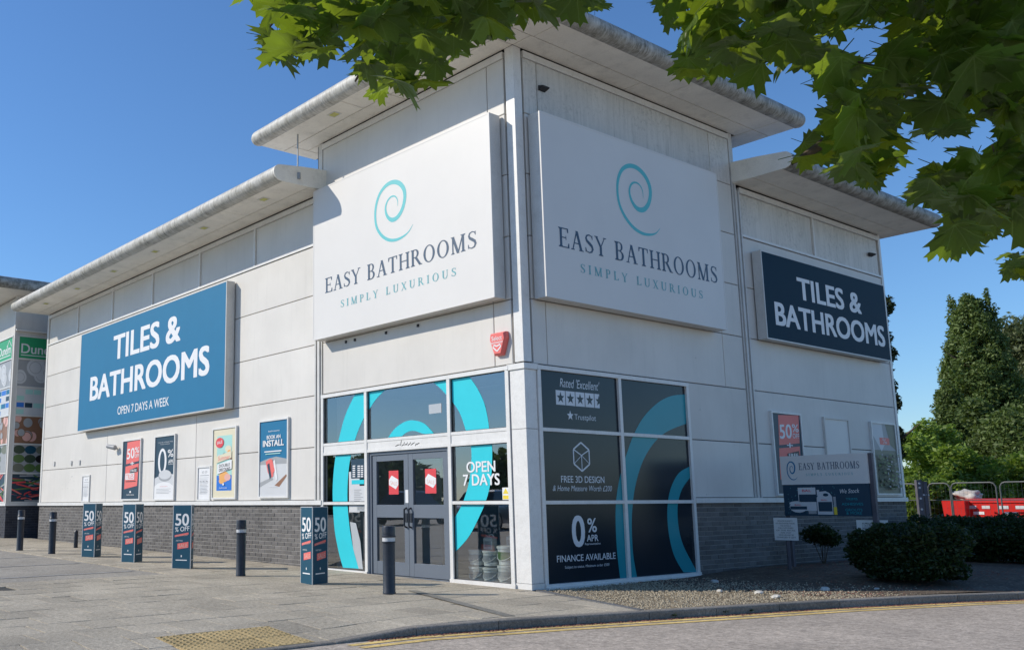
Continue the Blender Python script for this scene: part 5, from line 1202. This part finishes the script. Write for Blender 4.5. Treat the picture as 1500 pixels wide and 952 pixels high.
def world_tree(u, vtop, vbot, t, label, cat, m, blobfn, n, size, seed, trunk=True, group=None, name='tree'):
    base = at(u, 740, t); base.z = 0; top = at(u, vtop, t).z
    o = empty(name, (base.x, base.y, 0), label=label, cat=cat, group=group)
    foliage('crown', m, blobfn(top), n, size, o, seed)
    if trunk:
        b = MB(); rr = random.Random(seed); b.cyl((0, 0, 0), (0, 0, top*.5), top*.028, top*.016, 8); b.cyl((0, 0, top*.5), (.1, 0, top*.92), top*.016, .02, 6)
        for k_ in range(8): a_ = rr.uniform(0, 6.3); z_ = top*rr.uniform(.2, .75); b.cyl((0, 0, z_), (math.cos(a_)*top*.13, math.sin(a_)*top*.13, z_+top*.1), top*.010, .01, 5)
        b.build('trunk', M['tree_trunk'], o)
    return o
def conifer(w, twin=False):
    def fn(H):
        r = random.Random(int(H*10)); bl = []
        tops = [(-.8, 0, H-.1, .62), (.75, .3, H+.05, .62)] if twin else [(0, 0, H, 1)]
        for i in range(230 if twin else 150):
            q = r.random()**.8; z = .4+q*(H-.9); ww = w*(1-q)**.62*(.78+.3*r.random()); a = r.uniform(0, 6.3)
            bl.append(((math.cos(a)*ww*.85, math.sin(a)*ww*.85, z), (.30+.16*w*(1-q), .30+.16*w*(1-q), .42+.3*(1-q))))
        for i in range(12): q = i/12; bl.append(((0, 0, .5+q*(H-1.6)), (w*(1-q)**.62*.7, w*(1-q)**.62*.7, H/12)))
        for tx, ty, tz, k in tops:
            for i in range(14):
                q = i/14; rr = .62*(1-q)*k+.12; a = r.uniform(0, 6.3); bl.append(((tx+math.cos(a)*rr*.5, ty+math.sin(a)*rr*.5, tz-2.6+q*2.5), (rr*.8, rr*.8, .32)))
        return bl
    return fn
def round_crown(w, z0=.25):
    def fn(H):
        r = random.Random(int(H*13+w)); bl = []
        for i in range(40):
            a = r.uniform(0, 6.3); q = r.uniform(z0, 1); rr = r.uniform(.2, .36)*w; k_ = math.sin(math.pi*min(1, max(0, (q-z0)/(1.08-z0))))**.6
            bl.append(((math.cos(a)*w*.62*k_*r.random()**.5, math.sin(a)*w*.62*k_, max(rr*.7, H*q-rr)), (rr, rr, rr*.85)))
        return bl
    return fn
world_tree(1455, 412, 740, 45, 'tallest dark green conifer with a twin top behind the red bins', 'tree', M['foliage'], conifer(2.9, True), 110000, .085, 11)
world_tree(1528, 440, 740, 52, 'pale green feathery tree at the right edge behind the conifer', 'tree', M['foliage4'], round_crown(4.6, .08), 60000, .12, 12)
world_tree(1408, 548, 740, 42, 'shorter bushy conifer leaning out left of the tallest one', 'tree', M['foliage'], conifer(1.6), 34000, .08, 13)
world_tree(1468, 575, 740, 38, 'rounded mid green tree in front of the tallest conifer', 'tree', M['foliage'], round_crown(2.3, .1), 30000, .085, 14)
world_tree(1535, 560, 740, 36, 'bushy green tree cut off by the right edge of the picture', 'tree', M['foliage'], round_crown(2.5, .05), 26000, .085, 15)
world_tree(1311, 430, 740, 30, 'dark thin tree showing past the far edge of the shop', 'tree', M['ivy'], lambda H: [((.0+.12*math.sin(i*2.3), .0, H*.35+i*(H*.62)/9), (.40+.16*math.sin(i*3.1), .45, .40)) for i in range(10)], 9000, .075, 16)
for i, (u, vt, t, w, lb) in enumerate([(1338, 622, 33, 1.5, 'leafy bright shrub beside the far edge of the shop'), (1372, 608, 35, 1.6, 'leafy shrub with the highest shoots behind the steel gate post'), (1410, 640, 31, 1.5, 'leafy shrub behind the left red bin'), (1445, 655, 30.5, 1.5, 'low leafy shrub behind the gap between the red bins'), (1492, 650, 31, 1.7, 'leafy shrub behind the right red bin'),
                                       (1350, 690, 28.6, .9, 'low bramble at the foot of the steel gate post'), (1388, 694, 28.8, .9, 'low bramble left of the left red bin')]):
    world_tree(u, vt, 740, t, lb, 'shrub', M['foliage2'], round_crown(w, .0), 9000 if i < 5 else 4000, .085, 30+i, trunk=False, name='shrub', group='shrubs behind the service yard fence')
# fence panels
fdir = (at(1500, 720, 25)-at(1330, 720, 27.5)); fdir.z = 0; fdir.normalize(); F0 = at(1330, 740, 27.5); F0.z = 0
def fence_panel(u0, u1, label, m='fencewire'):
    p = at(u0, 740, 1)-CAM; 
    def hit(u):   # where the view ray through u meets the fence line
        r = ray(u, 740); den = r.x*(-fdir.y)-r.y*(-fdir.x)
        w = F0-CAM; s = (w.x*(-fdir.y)-w.y*(-fdir.x))/den; q = CAM+r*s; return Vector((q.x, q.y, 0))
    a, c = hit(u0), hit(u1); t = empty('fence_panel', a, label=label, cat='fence', group='wire mesh fence panels across the yard'); d = c-a; Ln = d.length; d.normalize(); H = 1.62
    P = lambda s, z: tuple(d*s+Vector((0, 0, z)))
    b = MB(); b.tube([P(0, .02), P(0, H-.12), P(.05, H-.03), P(.13, H), P(Ln-.13, H), P(Ln-.05, H-.03), P(Ln, H-.12), P(Ln, .02)], .02, 8); b.tube([P(0, .2), P(Ln, .2)], .02, 6); b.tube([P(0, 1.15), P(Ln, 1.15)], .012, 6); b.build('frame', M[m], t, smooth=True)
    b = MB(); n_ = int(Ln/.10)
    for i in range(1, n_): b.cyl(P(Ln*i/n_, .2), P(Ln*i/n_, H), .002, n=3, caps=False)
    for i in range(1, 7): b.cyl(P(0, .2+i*.24), P(Ln, .2+i*.24), .002, n=3, caps=False)
    o = b.build('mesh', M[m], t); o['kind'] = 'stuff'
    return a
fence_panel(1362, 1394, 'dark fence panel between the steel gate post and the left red bin'); fence_panel(1396, 1462, 'fence panel in front of the left red bin'); fence_panel(1468, 1540, 'pale fence panel in front of the right red bin')
fence_panel(1316, 1346, 'fence panel between the shop and the steel gate post')
p = at(1353, 740, 26.8); t = empty('gate_post', (p.x, p.y, 0), rad(50), label='thick grey steel gate post with holes beside the fence panels', cat='post')
b = MB(); b.box(-.16, -.02, -.06, .06, 0, 1.72); b.box(.03, .13, -.05, .05, 0, 1.68); b.build('post', M['darkpost'], t)
b = MB()
for z in (.6, .9, 1.2, 1.5, 1.62): b.cyl((-.09, -.062, z), (-.09, -.068, z), .03, n=8)
b.box(-.02, .16, -.05, -.02, 1.28, 1.32); b.build('bolt_plate', M['lgrey'], t)
# red bins
def bin_(u, t_, w, label, lid=True, h=1.07):
    p = at(u, 740, t_); o = empty('waste_bin', (p.x, p.y, 0), math.atan2(fdir.y, fdir.x), label=label, cat='bin', group='red wheeled waste bins in the yard')
    b = MB(); b.v = [(x*w/2*k_, y*.5*k_, z) for z, k_ in ((.18, .88), (h, 1.0)) for x, y in ((-1, -1), (1, -1), (1, 1), (-1, 1))]
    b.f = [(0, 1, 5, 4), (1, 2, 6, 5), (2, 3, 7, 6), (3, 0, 4, 7), (0, 3, 2, 1), (4, 5, 6, 7)]; b.build('bin_body', M['redplastic'], o)
    if lid:
        b = MB(); b.sweep([(-.53, h+.002), (-.53, h+.05), (-.2, h+.12), (.3, h+.12), (.53, h+.04), (.53, h+.002)], 'x', -w/2-.03, w/2+.03); b.build('lid', M['redplastic'], o)
        k = Ink(); k.rect(-w*.34, .90, -w*.08, .99); k.rect(w*.10, .90, w*.36, .99); k.put('sticker', M['lgrey'], o, PF(-.5)); k = Ink().rect(-w*.2, .74, w*.15, .82); k.put('sticker', M['white'], o, PF(-.49))
    b = MB()
    for x in (-w*.38, w*.38):
        for y in (-.36, .36): b.cyl((x-.03, y, .1), (x+.03, y, .1), .1, n=12)
    b.build('wheel', M['tyre'], o)
    return o
bin_(1409, 27.8, .62, 'plain red box of the left red bin pair, under the pale sack', False, 1.13); bin_(1446, 27.5, .82, 'red bin with lid and white stickers, right of the plain red box'); bin_(1494, 26.4, .95, 'red bin with lid cut off by the right edge of the picture')
p = at(1421, 729, 28); bm = bmesh.new(); bmesh.ops.create_icosphere(bm, subdivisions=3, radius=.3)
for v in bm.verts: k_ = 1+.75*noise.noise(v.co*5)+.3*noise.noise(v.co*13); v.co = Vector((v.co.x*k_*1.25, v.co.y*k_, v.co.z*k_*.55+.12))
me = bpy.data.meshes.new('sack'); bm.to_mesh(me); bm.free(); me.materials.append(M['sack']); me.polygons.foreach_set('use_smooth', [True]*len(me.polygons))
tag(link('sack', me, None, (p.x, p.y, 1.15)), 'pale bulging sack lying on top of the red bins', 'sack')
p = at(1336, 716, 29); t = empty('timber_sheet', (p.x, p.y, 0), rad(50), label='sloping brown timber sheet propped behind the far edge of the shop', cat='timber')
b = MB(); b.v = [(-.5, 0, 1.5), (.35, 0, 1.28), (.35, .6, 1.32), (-.5, .6, 1.55), (-.5, 0, 1.85), (.33, 0, 1.33), (.33, .6, 1.37), (-.5, .6, 1.9)]; b.f = [(0, 1, 5, 4), (4, 5, 6, 7), (1, 2, 6, 5), (0, 3, 2, 1), (3, 0, 4, 7), (2, 3, 7, 6)]; b.build('sheet', surf('plywood', (.42, .26, .13), .7), t)
b = MB(); b.box(-.45, -.4, .2, .25, 0, 1.5); b.box(.25, .3, .2, .25, 0, 1.28); b.build('leg', M['tree_trunk'], t)
# hedges in the bed
def hedge(u, v, t_, rx, ry, H, label, n, seed, size=.03, name='hedge'):
    p = at(u, v, t_); o = empty(name, (p.x, p.y, hg(p.x, min(p.y, 11))), label=label, cat='hedge' if name == 'hedge' else 'bush', group='clipped dark hedges in the planting bed' if name == 'hedge' else None)
    r = random.Random(seed); bl = [((0, 0, H*.5), (rx*.88, ry*.88, H*.52))]
    for i in range(34):
        a = r.uniform(0, 6.3); q = r.uniform(.12, .86)
        kk = r.uniform(.20, .42); bl.append(((math.cos(a)*rx*.64, math.sin(a)*ry*.64, H*q), (rx*kk, ry*kk, H*r.uniform(.16, .28))))
    foliage('foliage', M['foliage3'], bl, n, size, o, seed, shell=.22)
    b = MB()
    for i in range(9): a = r.uniform(0, 6.3); b.cyl((math.cos(a)*.1, math.sin(a)*.1, 0), (math.cos(a)*rx*.6, math.sin(a)*ry*.6, H*.7), .015, .006, 5)
    b.build('stem', M['tree_trunk'], o)
hedge(1330, 815, 13.25, .80, .60, .74, 'big rounded dark hedge in front of the post sign', 34000, 41)
hedge(1465, 800, 16.2, 1.15, .75, .74, 'dark hedge right of the big rounded one, running to the edge of the picture', 30000, 42)
hedge(1565, 800, 15.6, 1.15, .8, .76, 'dark hedge cut off by the right edge of the picture', 20000, 43)
hedge(1392, 775, 18.5, .9, .7, .74, 'dark hedge behind the gap between the two front hedges', 16000, 44)
q_ = onr(1205, 800, .55); p = Vector((.55, q_[0], 0)); o = empty('small_bush', (p.x, p.y, hg(p.x, p.y)), label='thin sparse bush between the two notice signs against the plinth', cat='bush')
bl = [((.12*math.sin(i*2.1), .1*math.cos(i*1.7), .40+.05*(i % 4)), (.22, .2, .13)) for i in range(7)]; foliage('foliage', M['foliage3'], bl, 3600, .026, o, 51, shell=.5)
b = MB()
for i in range(6): b.cyl((.02*math.sin(i), .02*math.cos(i), 0), (.2*math.sin(i*1.3), .15*math.cos(i*2.1), .55), .008, .004, 5)
b.build('stem', M['tree_trunk'], o)
# weeds at the kerb
for i, (u, v) in enumerate(((1066, 893), (1107, 891), (1004, 899))):
    p = gxy(u, v-4); o = empty('weed', (kx(p.y)+.02, p.y, RZ), label=['small weed growing in the gutter, leftmost of three', 'small weed growing in the gutter, middle of three', 'small weed growing in the gutter, nearest the corner of the gravel'][i], cat='weed', group='weeds along the kerb')
    foliage('leaves', M['foliage3'], [((0, 0, .03), (.03, .07, .03))], 34, .013, o, 60+i, shell=.7)
# low growth behind the fence up to the horizon
tag(foliage('far_scrub', M['foliage2'], [((-4+i*2.3, 50+3*math.sin(i*2), .8+.3*math.sin(i*5)), (2.4, 2, 1.5+.4*math.sin(i*3))) for i in range(26)], 26000, .14, None, 77), 'low scrub beyond the service yard', 'scrub', kind='stuff')
# ---------------------------------------------------------------- what the windows reflect
def car(x, y, rz, paint, label):
    t = empty('parked_car', (x, y, hg(x, y)), rz, label=label, cat='car', group='cars parked opposite the shop')
    sec = [(-2.1, .45, .62, .66), (-2.05, .28, .80, .80), (-1.3, .22, .90, .86), (-.9, .22, .92, .88), (1.2, .22, .92, .88), (1.9, .24, .88, .84), (2.12, .35, .78, .74), (2.16, .45, .62, .66)]
    v = []; f = []
    for X, zl, zt_, w in sec: v += [(X, -w*.97, zl), (X, -w, (zl+zt_)/2), (X, -w*.9, zt_), (X, w*.9, zt_), (X, w, (zl+zt_)/2), (X, w*.97, zl)]
    for i in range(len(sec)-1):
        for j in range(6): f.append((i*6+j, i*6+(j+1) % 6, (i+1)*6+(j+1) % 6, (i+1)*6+j))
    f += [(0, 1, 2, 3, 4, 5), tuple(range(len(v)-1, len(v)-7, -1))]
    b = MB(); b.v = v; b.f = f; b.build('body', M[paint], t, smooth=True)
    b = MB(); b.v = [(X, s*w, z) for X, w, z in ((-1.25, .78, .90), (1.65, .76, .90), (1.1, .60, 1.38), (-.35, .60, 1.42)) for s in (-1, 1)]
    b.f = [(0, 2, 4, 6), (1, 7, 5, 3), (0, 6, 7, 1), (2, 3, 5, 4)]; b.build('windows', M['carglass'], t)
    b = MB(); b.v = [(X, s*w, z) for X, w, z in ((-.40, .61, 1.42), (1.12, .61, 1.385), (.95, .55, 1.44), (-.2, .55, 1.47)) for s in (-1, 1)]; b.f = [(0, 2, 3, 1), (0, 6, 4, 2), (1, 3, 5, 7), (6, 7, 5, 4), (0, 1, 7, 6), (2, 4, 5, 3)]; b.build('roof', M[paint], t)
    for X in (-1.35, 1.3):
        for s in (-1, 1): b = MB(); b.cyl((X, s*.70, .31), (X, s*.90, .31), .31, n=20); w_ = b.build('wheel', M['tyre'], t, smooth=True); b = MB(); b.cyl((X, s*.901, .31), (X, s*.905, .31), .19, n=14); b.build('rim', M['metal'], w_)
    for s in (-1, 1): b = MB(); b.box(-2.10, -2.02, s*.58-.13, s*.58+.13, .62, .74); b.build('headlight', M['lgrey'], t)
for i, (x, y, rz, pt_, lb) in enumerate([(-17.5, -17, 1.2, 'carpaint', 'silver car parked across the car park, mirrored in the right door'), (-24, -18.5, 1.25, 'carpaint2', 'dark car parked across the car park, mirrored in the left door'), (-9, -19, 1.15, 'carpaint2', 'dark car parked opposite the shop corner'), (-13.5, -19, 1.2, 'carpaint', 'silver car parked opposite the shop, between two others')]): car(x, y, rz, pt_, lb)
for i in range(11):
    x = -75+i*8.5; y = -42-4*math.sin(i*1.7); H = 5.2+1.4*math.sin(i*2.3)
    o = empty('roadside_tree', (x, y, 0), label='broad green tree of the row across the car park, mirrored in the shop windows', cat='tree', group='trees across the car park')
    foliage('crown', M['foliage'], round_crown(5.2, .05)(H), 5200, .34, o, 90+i)
    b = MB(); b.cyl((0, 0, 0), (0, 0, H*.6), .22, .1, 8); b.build('trunk', M['tree_trunk'], o)
# ---------------------------------------------------------------- overhanging maple
def leaf_outline():
    L_ = [(0, .0), (.14, -.03), (.40, -.14), (.38, .0), (.58, -.02), (.52, .12), (.60, .18), (.92, .22), (.76, .34), (.84, .52), (.66, .50), (.47, .46), (.46, .60), (.54, .72), (.36, .74), (.34, .92), (.18, .86), (0, 1.10)]
    return L_+[(-x, y) for x, y in L_[-2:0:-1]]
def leaf_mesh(i):
    r = random.Random(100+i); P = [(x*(1+r.uniform(-.06, .06)), y*(1+r.uniform(-.05, .05))-.05) for x, y in leaf_outline()]
    fold, curl, wav = r.uniform(.05, .35), r.uniform(.05, .5), r.uniform(.02, .09); v = []
    def Z(x, y): return -fold*abs(x)-curl*(x*x+(y-.2)**2)*.45+wav*math.sin(x*7+i)*math.cos(y*6)
    n = len(P); v = [(0, .12, Z(0, .12))]+[(x*.5, .12+(y-.12)*.5, Z(x*.5, .12+(y-.12)*.5)) for x, y in P]+[(x, y, Z(x, y)) for x, y in P]
    f = []
    for k in range(n): j = (k+1) % n; f += [(0, 1+k, 1+j), (1+k, 1+n+k, 1+n+j, 1+j)]
    b0 = len(v); v += [(-.012, -.02, 0), (.012, -.02, 0), (.03, -.45, -.10), (.012, -.45, -.10), (-.012, -.02, .018), (.02, -.45, -.08)]; f += [(b0, b0+1, b0+2, b0+3), (b0+1, b0+4, b0+5, b0+2), (b0, b0+3, b0+5, b0+4)]
    me = bpy.data.meshes.new('leaf'); me.from_pydata(v, [], f); me.materials.append(M['maple']); me.polygons.foreach_set('use_smooth', [True]*len(f)); me.update()
    uvl = me.uv_layers.new(name='leaf')
    for lp in me.loops: q = v[lp.vertex_index]; uvl.data[lp.index].uv = (q[0], q[1])
    return me
LM = [leaf_mesh(i) for i in range(8)]
CL = [(330, -160), (350, 0), (384, 30), (378, 70), (405, 92), (432, 96), (452, 72), (490, 88), (516, 100), (516, 148), (545, 138), (600, 145), (634, 118), (646, 125), (662, 92), (692, 62), (733, 76), (750, 45), (778, 28), (830, 16), (870, 36), (905, 0), (930, -160)]
CR = [(930, -160), (950, 0), (988, 52), (984, 108), (1017, 120), (1040, 98), (1085, 122), (1114, 126), (1130, 105), (1160, 108), (1178, 98), (1190, 138), (1227, 140), (1218, 165), (1190, 195), (1142, 236), (1158, 250), (1186, 238), (1219, 232), (1238, 272), (1265, 284), (1284, 258), (1300, 272), (1325, 225), (1345, 195), (1378, 215), (1330, 268), (1322, 296), (1350, 285), (1372, 300), (1385, 330), (1364, 368), (1392, 364), (1395, 398), (1420, 392), (1455, 340), (1500, 350), (1600, 330), (1620, -160)]
CR2 = [(1455, 385), (1500, 352), (1580, 350), (1580, 410), (1500, 408), (1478, 400)]
HOLES = [[(1231, 62), (1250, 40), (1303, 25), (1300, 60), (1270, 75), (1240, 82)], [(1332, 200), (1350, 188), (1395, 214), (1365, 232), (1338, 235)], [(1418, 205), (1450, 165), (1458, 200), (1440, 220)], [(1338, 140), (1378, 134), (1372, 155), (1340, 156)], [(1160, 92), (1176, 86), (1180, 100), (1165, 104)], [(905, -100), (900, 5), (945, 5), (940, -100)]]
def inside(p, P):
    x, y = p; c = False
    for (x0, y0), (x1, y1) in zip(P, P[1:]+P[:1]):
        if (y0 > y) != (y1 > y) and x < (x1-x0)*(y-y0)/(y1-y0)+x0: c = not c
    return c
maple = empty('maple_tree', (13.0, -7.6, RZ), label='maple tree whose leafy boughs hang into the top of the picture', cat='tree')
rl_ = random.Random(21); leaves = []
def try_leaf(P, u, v, t, s):
    if not inside((u, v), P) or any(inside((u, v), h) for h in HOLES): return
    c = at(u, v, t); nrm = (Vector((rl_.gauss(0, .55), rl_.gauss(0, .55), 1))+(CAM-c).normalized()*rl_.uniform(-.9, .35)).normalized()
    tipd = (Vector((rl_.gauss(0, .6), rl_.gauss(0, .6), -1.0+rl_.gauss(0, .35)))); tipd = (tipd-nrm*tipd.dot(nrm)).normalized()
    # keep the blade inside the outline at its tip
    tip = c+tipd*s*.75; d = tip-CAM; tt = d.dot(FW); uu = 750+CU+F_PX*d.dot(RT)/tt; vv = 476+CV-F_PX*d.dot(UP)/tt
    q = 0.
    if not inside((uu, vv), P): return
    xs2 = tipd.cross(nrm).normalized()
    for e in (tipd*.8, tipd*.4, xs2*.7+tipd*.2, xs2*-.7+tipd*.2, xs2*.45+tipd*.6, xs2*-.45+tipd*.6, Vector((0, 0, 0))):
        d = c+e*s-CAM; tt = d.dot(FW); uu = 750+CU+F_PX*d.dot(RT)/tt; vv = 476+CV-F_PX*d.dot(UP)/tt
        if any(inside((uu, vv), h) for h in HOLES): return
    if not inside((750+CU+F_PX*(c+xs2*s*.5+tipd*s*.2-CAM).dot(RT)/t, 476+CV-F_PX*(c+xs2*s*.5+tipd*s*.2-CAM).dot(UP)/t), P): return
    if not inside((750+CU+F_PX*(c-xs2*s*.5+tipd*s*.2-CAM).dot(RT)/t, 476+CV-F_PX*(c-xs2*s*.5+tipd*s*.2-CAM).dot(UP)/t), P): return
    xd = tipd.cross(nrm).normalized(); Mx = Matrix((xd, tipd, nrm)).transposed().to_4x4(); Mx.translation = c
    leaves.append((s/t, Mx @ Matrix.Scale(s, 4)))
def fill(P, n, t0, t1, s0, s1):
    us = [p[0] for p in P]; vs = [p[1] for p in P]; c0 = len(leaves); k = 0
    while len(leaves)-c0 < n and k < n*30:
        k += 1; try_leaf(P, rl_.uniform(min(us), max(us)), rl_.uniform(min(vs), max(vs)), rl_.uniform(t0, t1), rl_.uniform(s0, s1))
fill(CL, 470, 2.0, 3.2, .055, .095); fill(CR, 860, 1.9, 3.2, .055, .105); fill(CR2, 40, 2.4, 3.2, .05, .075)
leaves.sort(key=lambda q: -q[0]); INV = Matrix.Translation(maple.location).inverted()
v, f, uvs = [], [], []
for i, (_, Mx) in enumerate(leaves):
    me = LM[i % 8]
    if i < 300:
        o = link('leaf', me, maple); o.matrix_local = INV @ Mx
    else:
        b0 = len(v); v += [tuple(INV @ (Mx @ q.co)) for q in me.vertices]; f += [tuple(b0+k for k in p.vertices) for p in me.polygons]; uvs += [tuple(d_.uv) for d_ in me.uv_layers[0].data]
o = plainmesh('leaves', v, f, [M['maple']], maple, smooth=True); o['kind'] = 'stuff'
uvl = o.data.uv_layers.new(name='leaf'); uvl.data.foreach_set('uv', [c_ for q in uvs for c_ in q])
bt = MB(); O = maple.location
def limb(pts, r0, r1):
    P = []
    for a, c, d, e in zip([pts[0]]+pts, pts, pts[1:], pts[2:]+[pts[-1]]):
        for k in range(5):
            t = k/5; P.append(.5*((2*c)+(-a+d)*t+(2*a-5*c+4*d-e)*t*t+(-a+3*c-3*d+e)*t**3))
    P.append(pts[-1]); n = len(P)-1
    for k in range(n): bt.cyl(P[k]-O, P[k+1]-O, r0+(r1-r0)*k/n, r0+(r1-r0)*(k+1)/n, 8, False)
J1 = Vector((12.8, -7.6, 2.6)); J2 = Vector((12.6, -7.5, 4.2))
limb([J1, at(1750, -80, 3.6), at(1500, 40, 2.9), at(1400, 75, 2.7), at(1300, 130, 2.55), at(1235, 190, 2.45), at(1160, 240, 2.4)], .09, .004)
limb([J2, at(1700, -420, 4.2), at(1400, -160, 3.2), at(1150, -60, 2.9), at(1050, 20, 2.8), at(1000, 70, 2.8)], .08, .004)
limb([at(1400, -160, 3.2), at(1100, -180, 3.), at(850, -110, 2.9), at(650, -30, 2.85), at(560, 60, 2.8), at(520, 120, 2.8)], .03, .003)
limb([at(850, -110, 2.9), at(600, -120, 2.9), at(450, -20, 2.8), at(395, 40, 2.8)], .015, .003)
limb([at(1500, 40, 2.9), at(1510, 160, 2.7), at(1480, 260, 2.6), at(1420, 350, 2.5)], .03, .003)
limb([at(1400, 75, 2.7), at(1340, 110, 2.6), at(1240, 90, 2.6), at(1150, 90, 2.6)], .012, .003)
for k in range(130):
    Pn = CR if k % 3 else CL; u, v_ = rl_.uniform(390, 1500), rl_.uniform(-40, 300)
    if inside((u, v_), Pn) and inside((u, v_+22), Pn) and inside((u+18, v_-25), Pn) and inside((u-18, v_-25), Pn) and not any(inside((u+du, v_+dv), h) for h in HOLES for du, dv in ((0, 0), (15, -20), (-15, -20), (0, -30), (0, 15))): a = at(u, v_, rl_.uniform(2.5, 2.9)); c = a+Vector((rl_.gauss(0, .06), rl_.gauss(0, .06), .10+rl_.random()*.08)); bt.cyl(a-O, c-O, .0018, .003, 4, False)
bt.build('branch', M['tree_trunk'], maple, smooth=True)
b = MB(); b.lathe([(.30, 0), (.22, .15), (.17, .6), (.15, 2.0), (.14, 3.4), (.10, 5.4)], 14); b.build('trunk', M['tree_trunk'], maple, smooth=True)
foliage('crown', M['maple'], [((.2, .3, 6.4), (2.2, 2.2, 1.4)), ((-1.2, -.5, 6.0), (1.5, 1.5, 1.0))], 5000, .09, maple, 5)['kind'] = 'stuff'
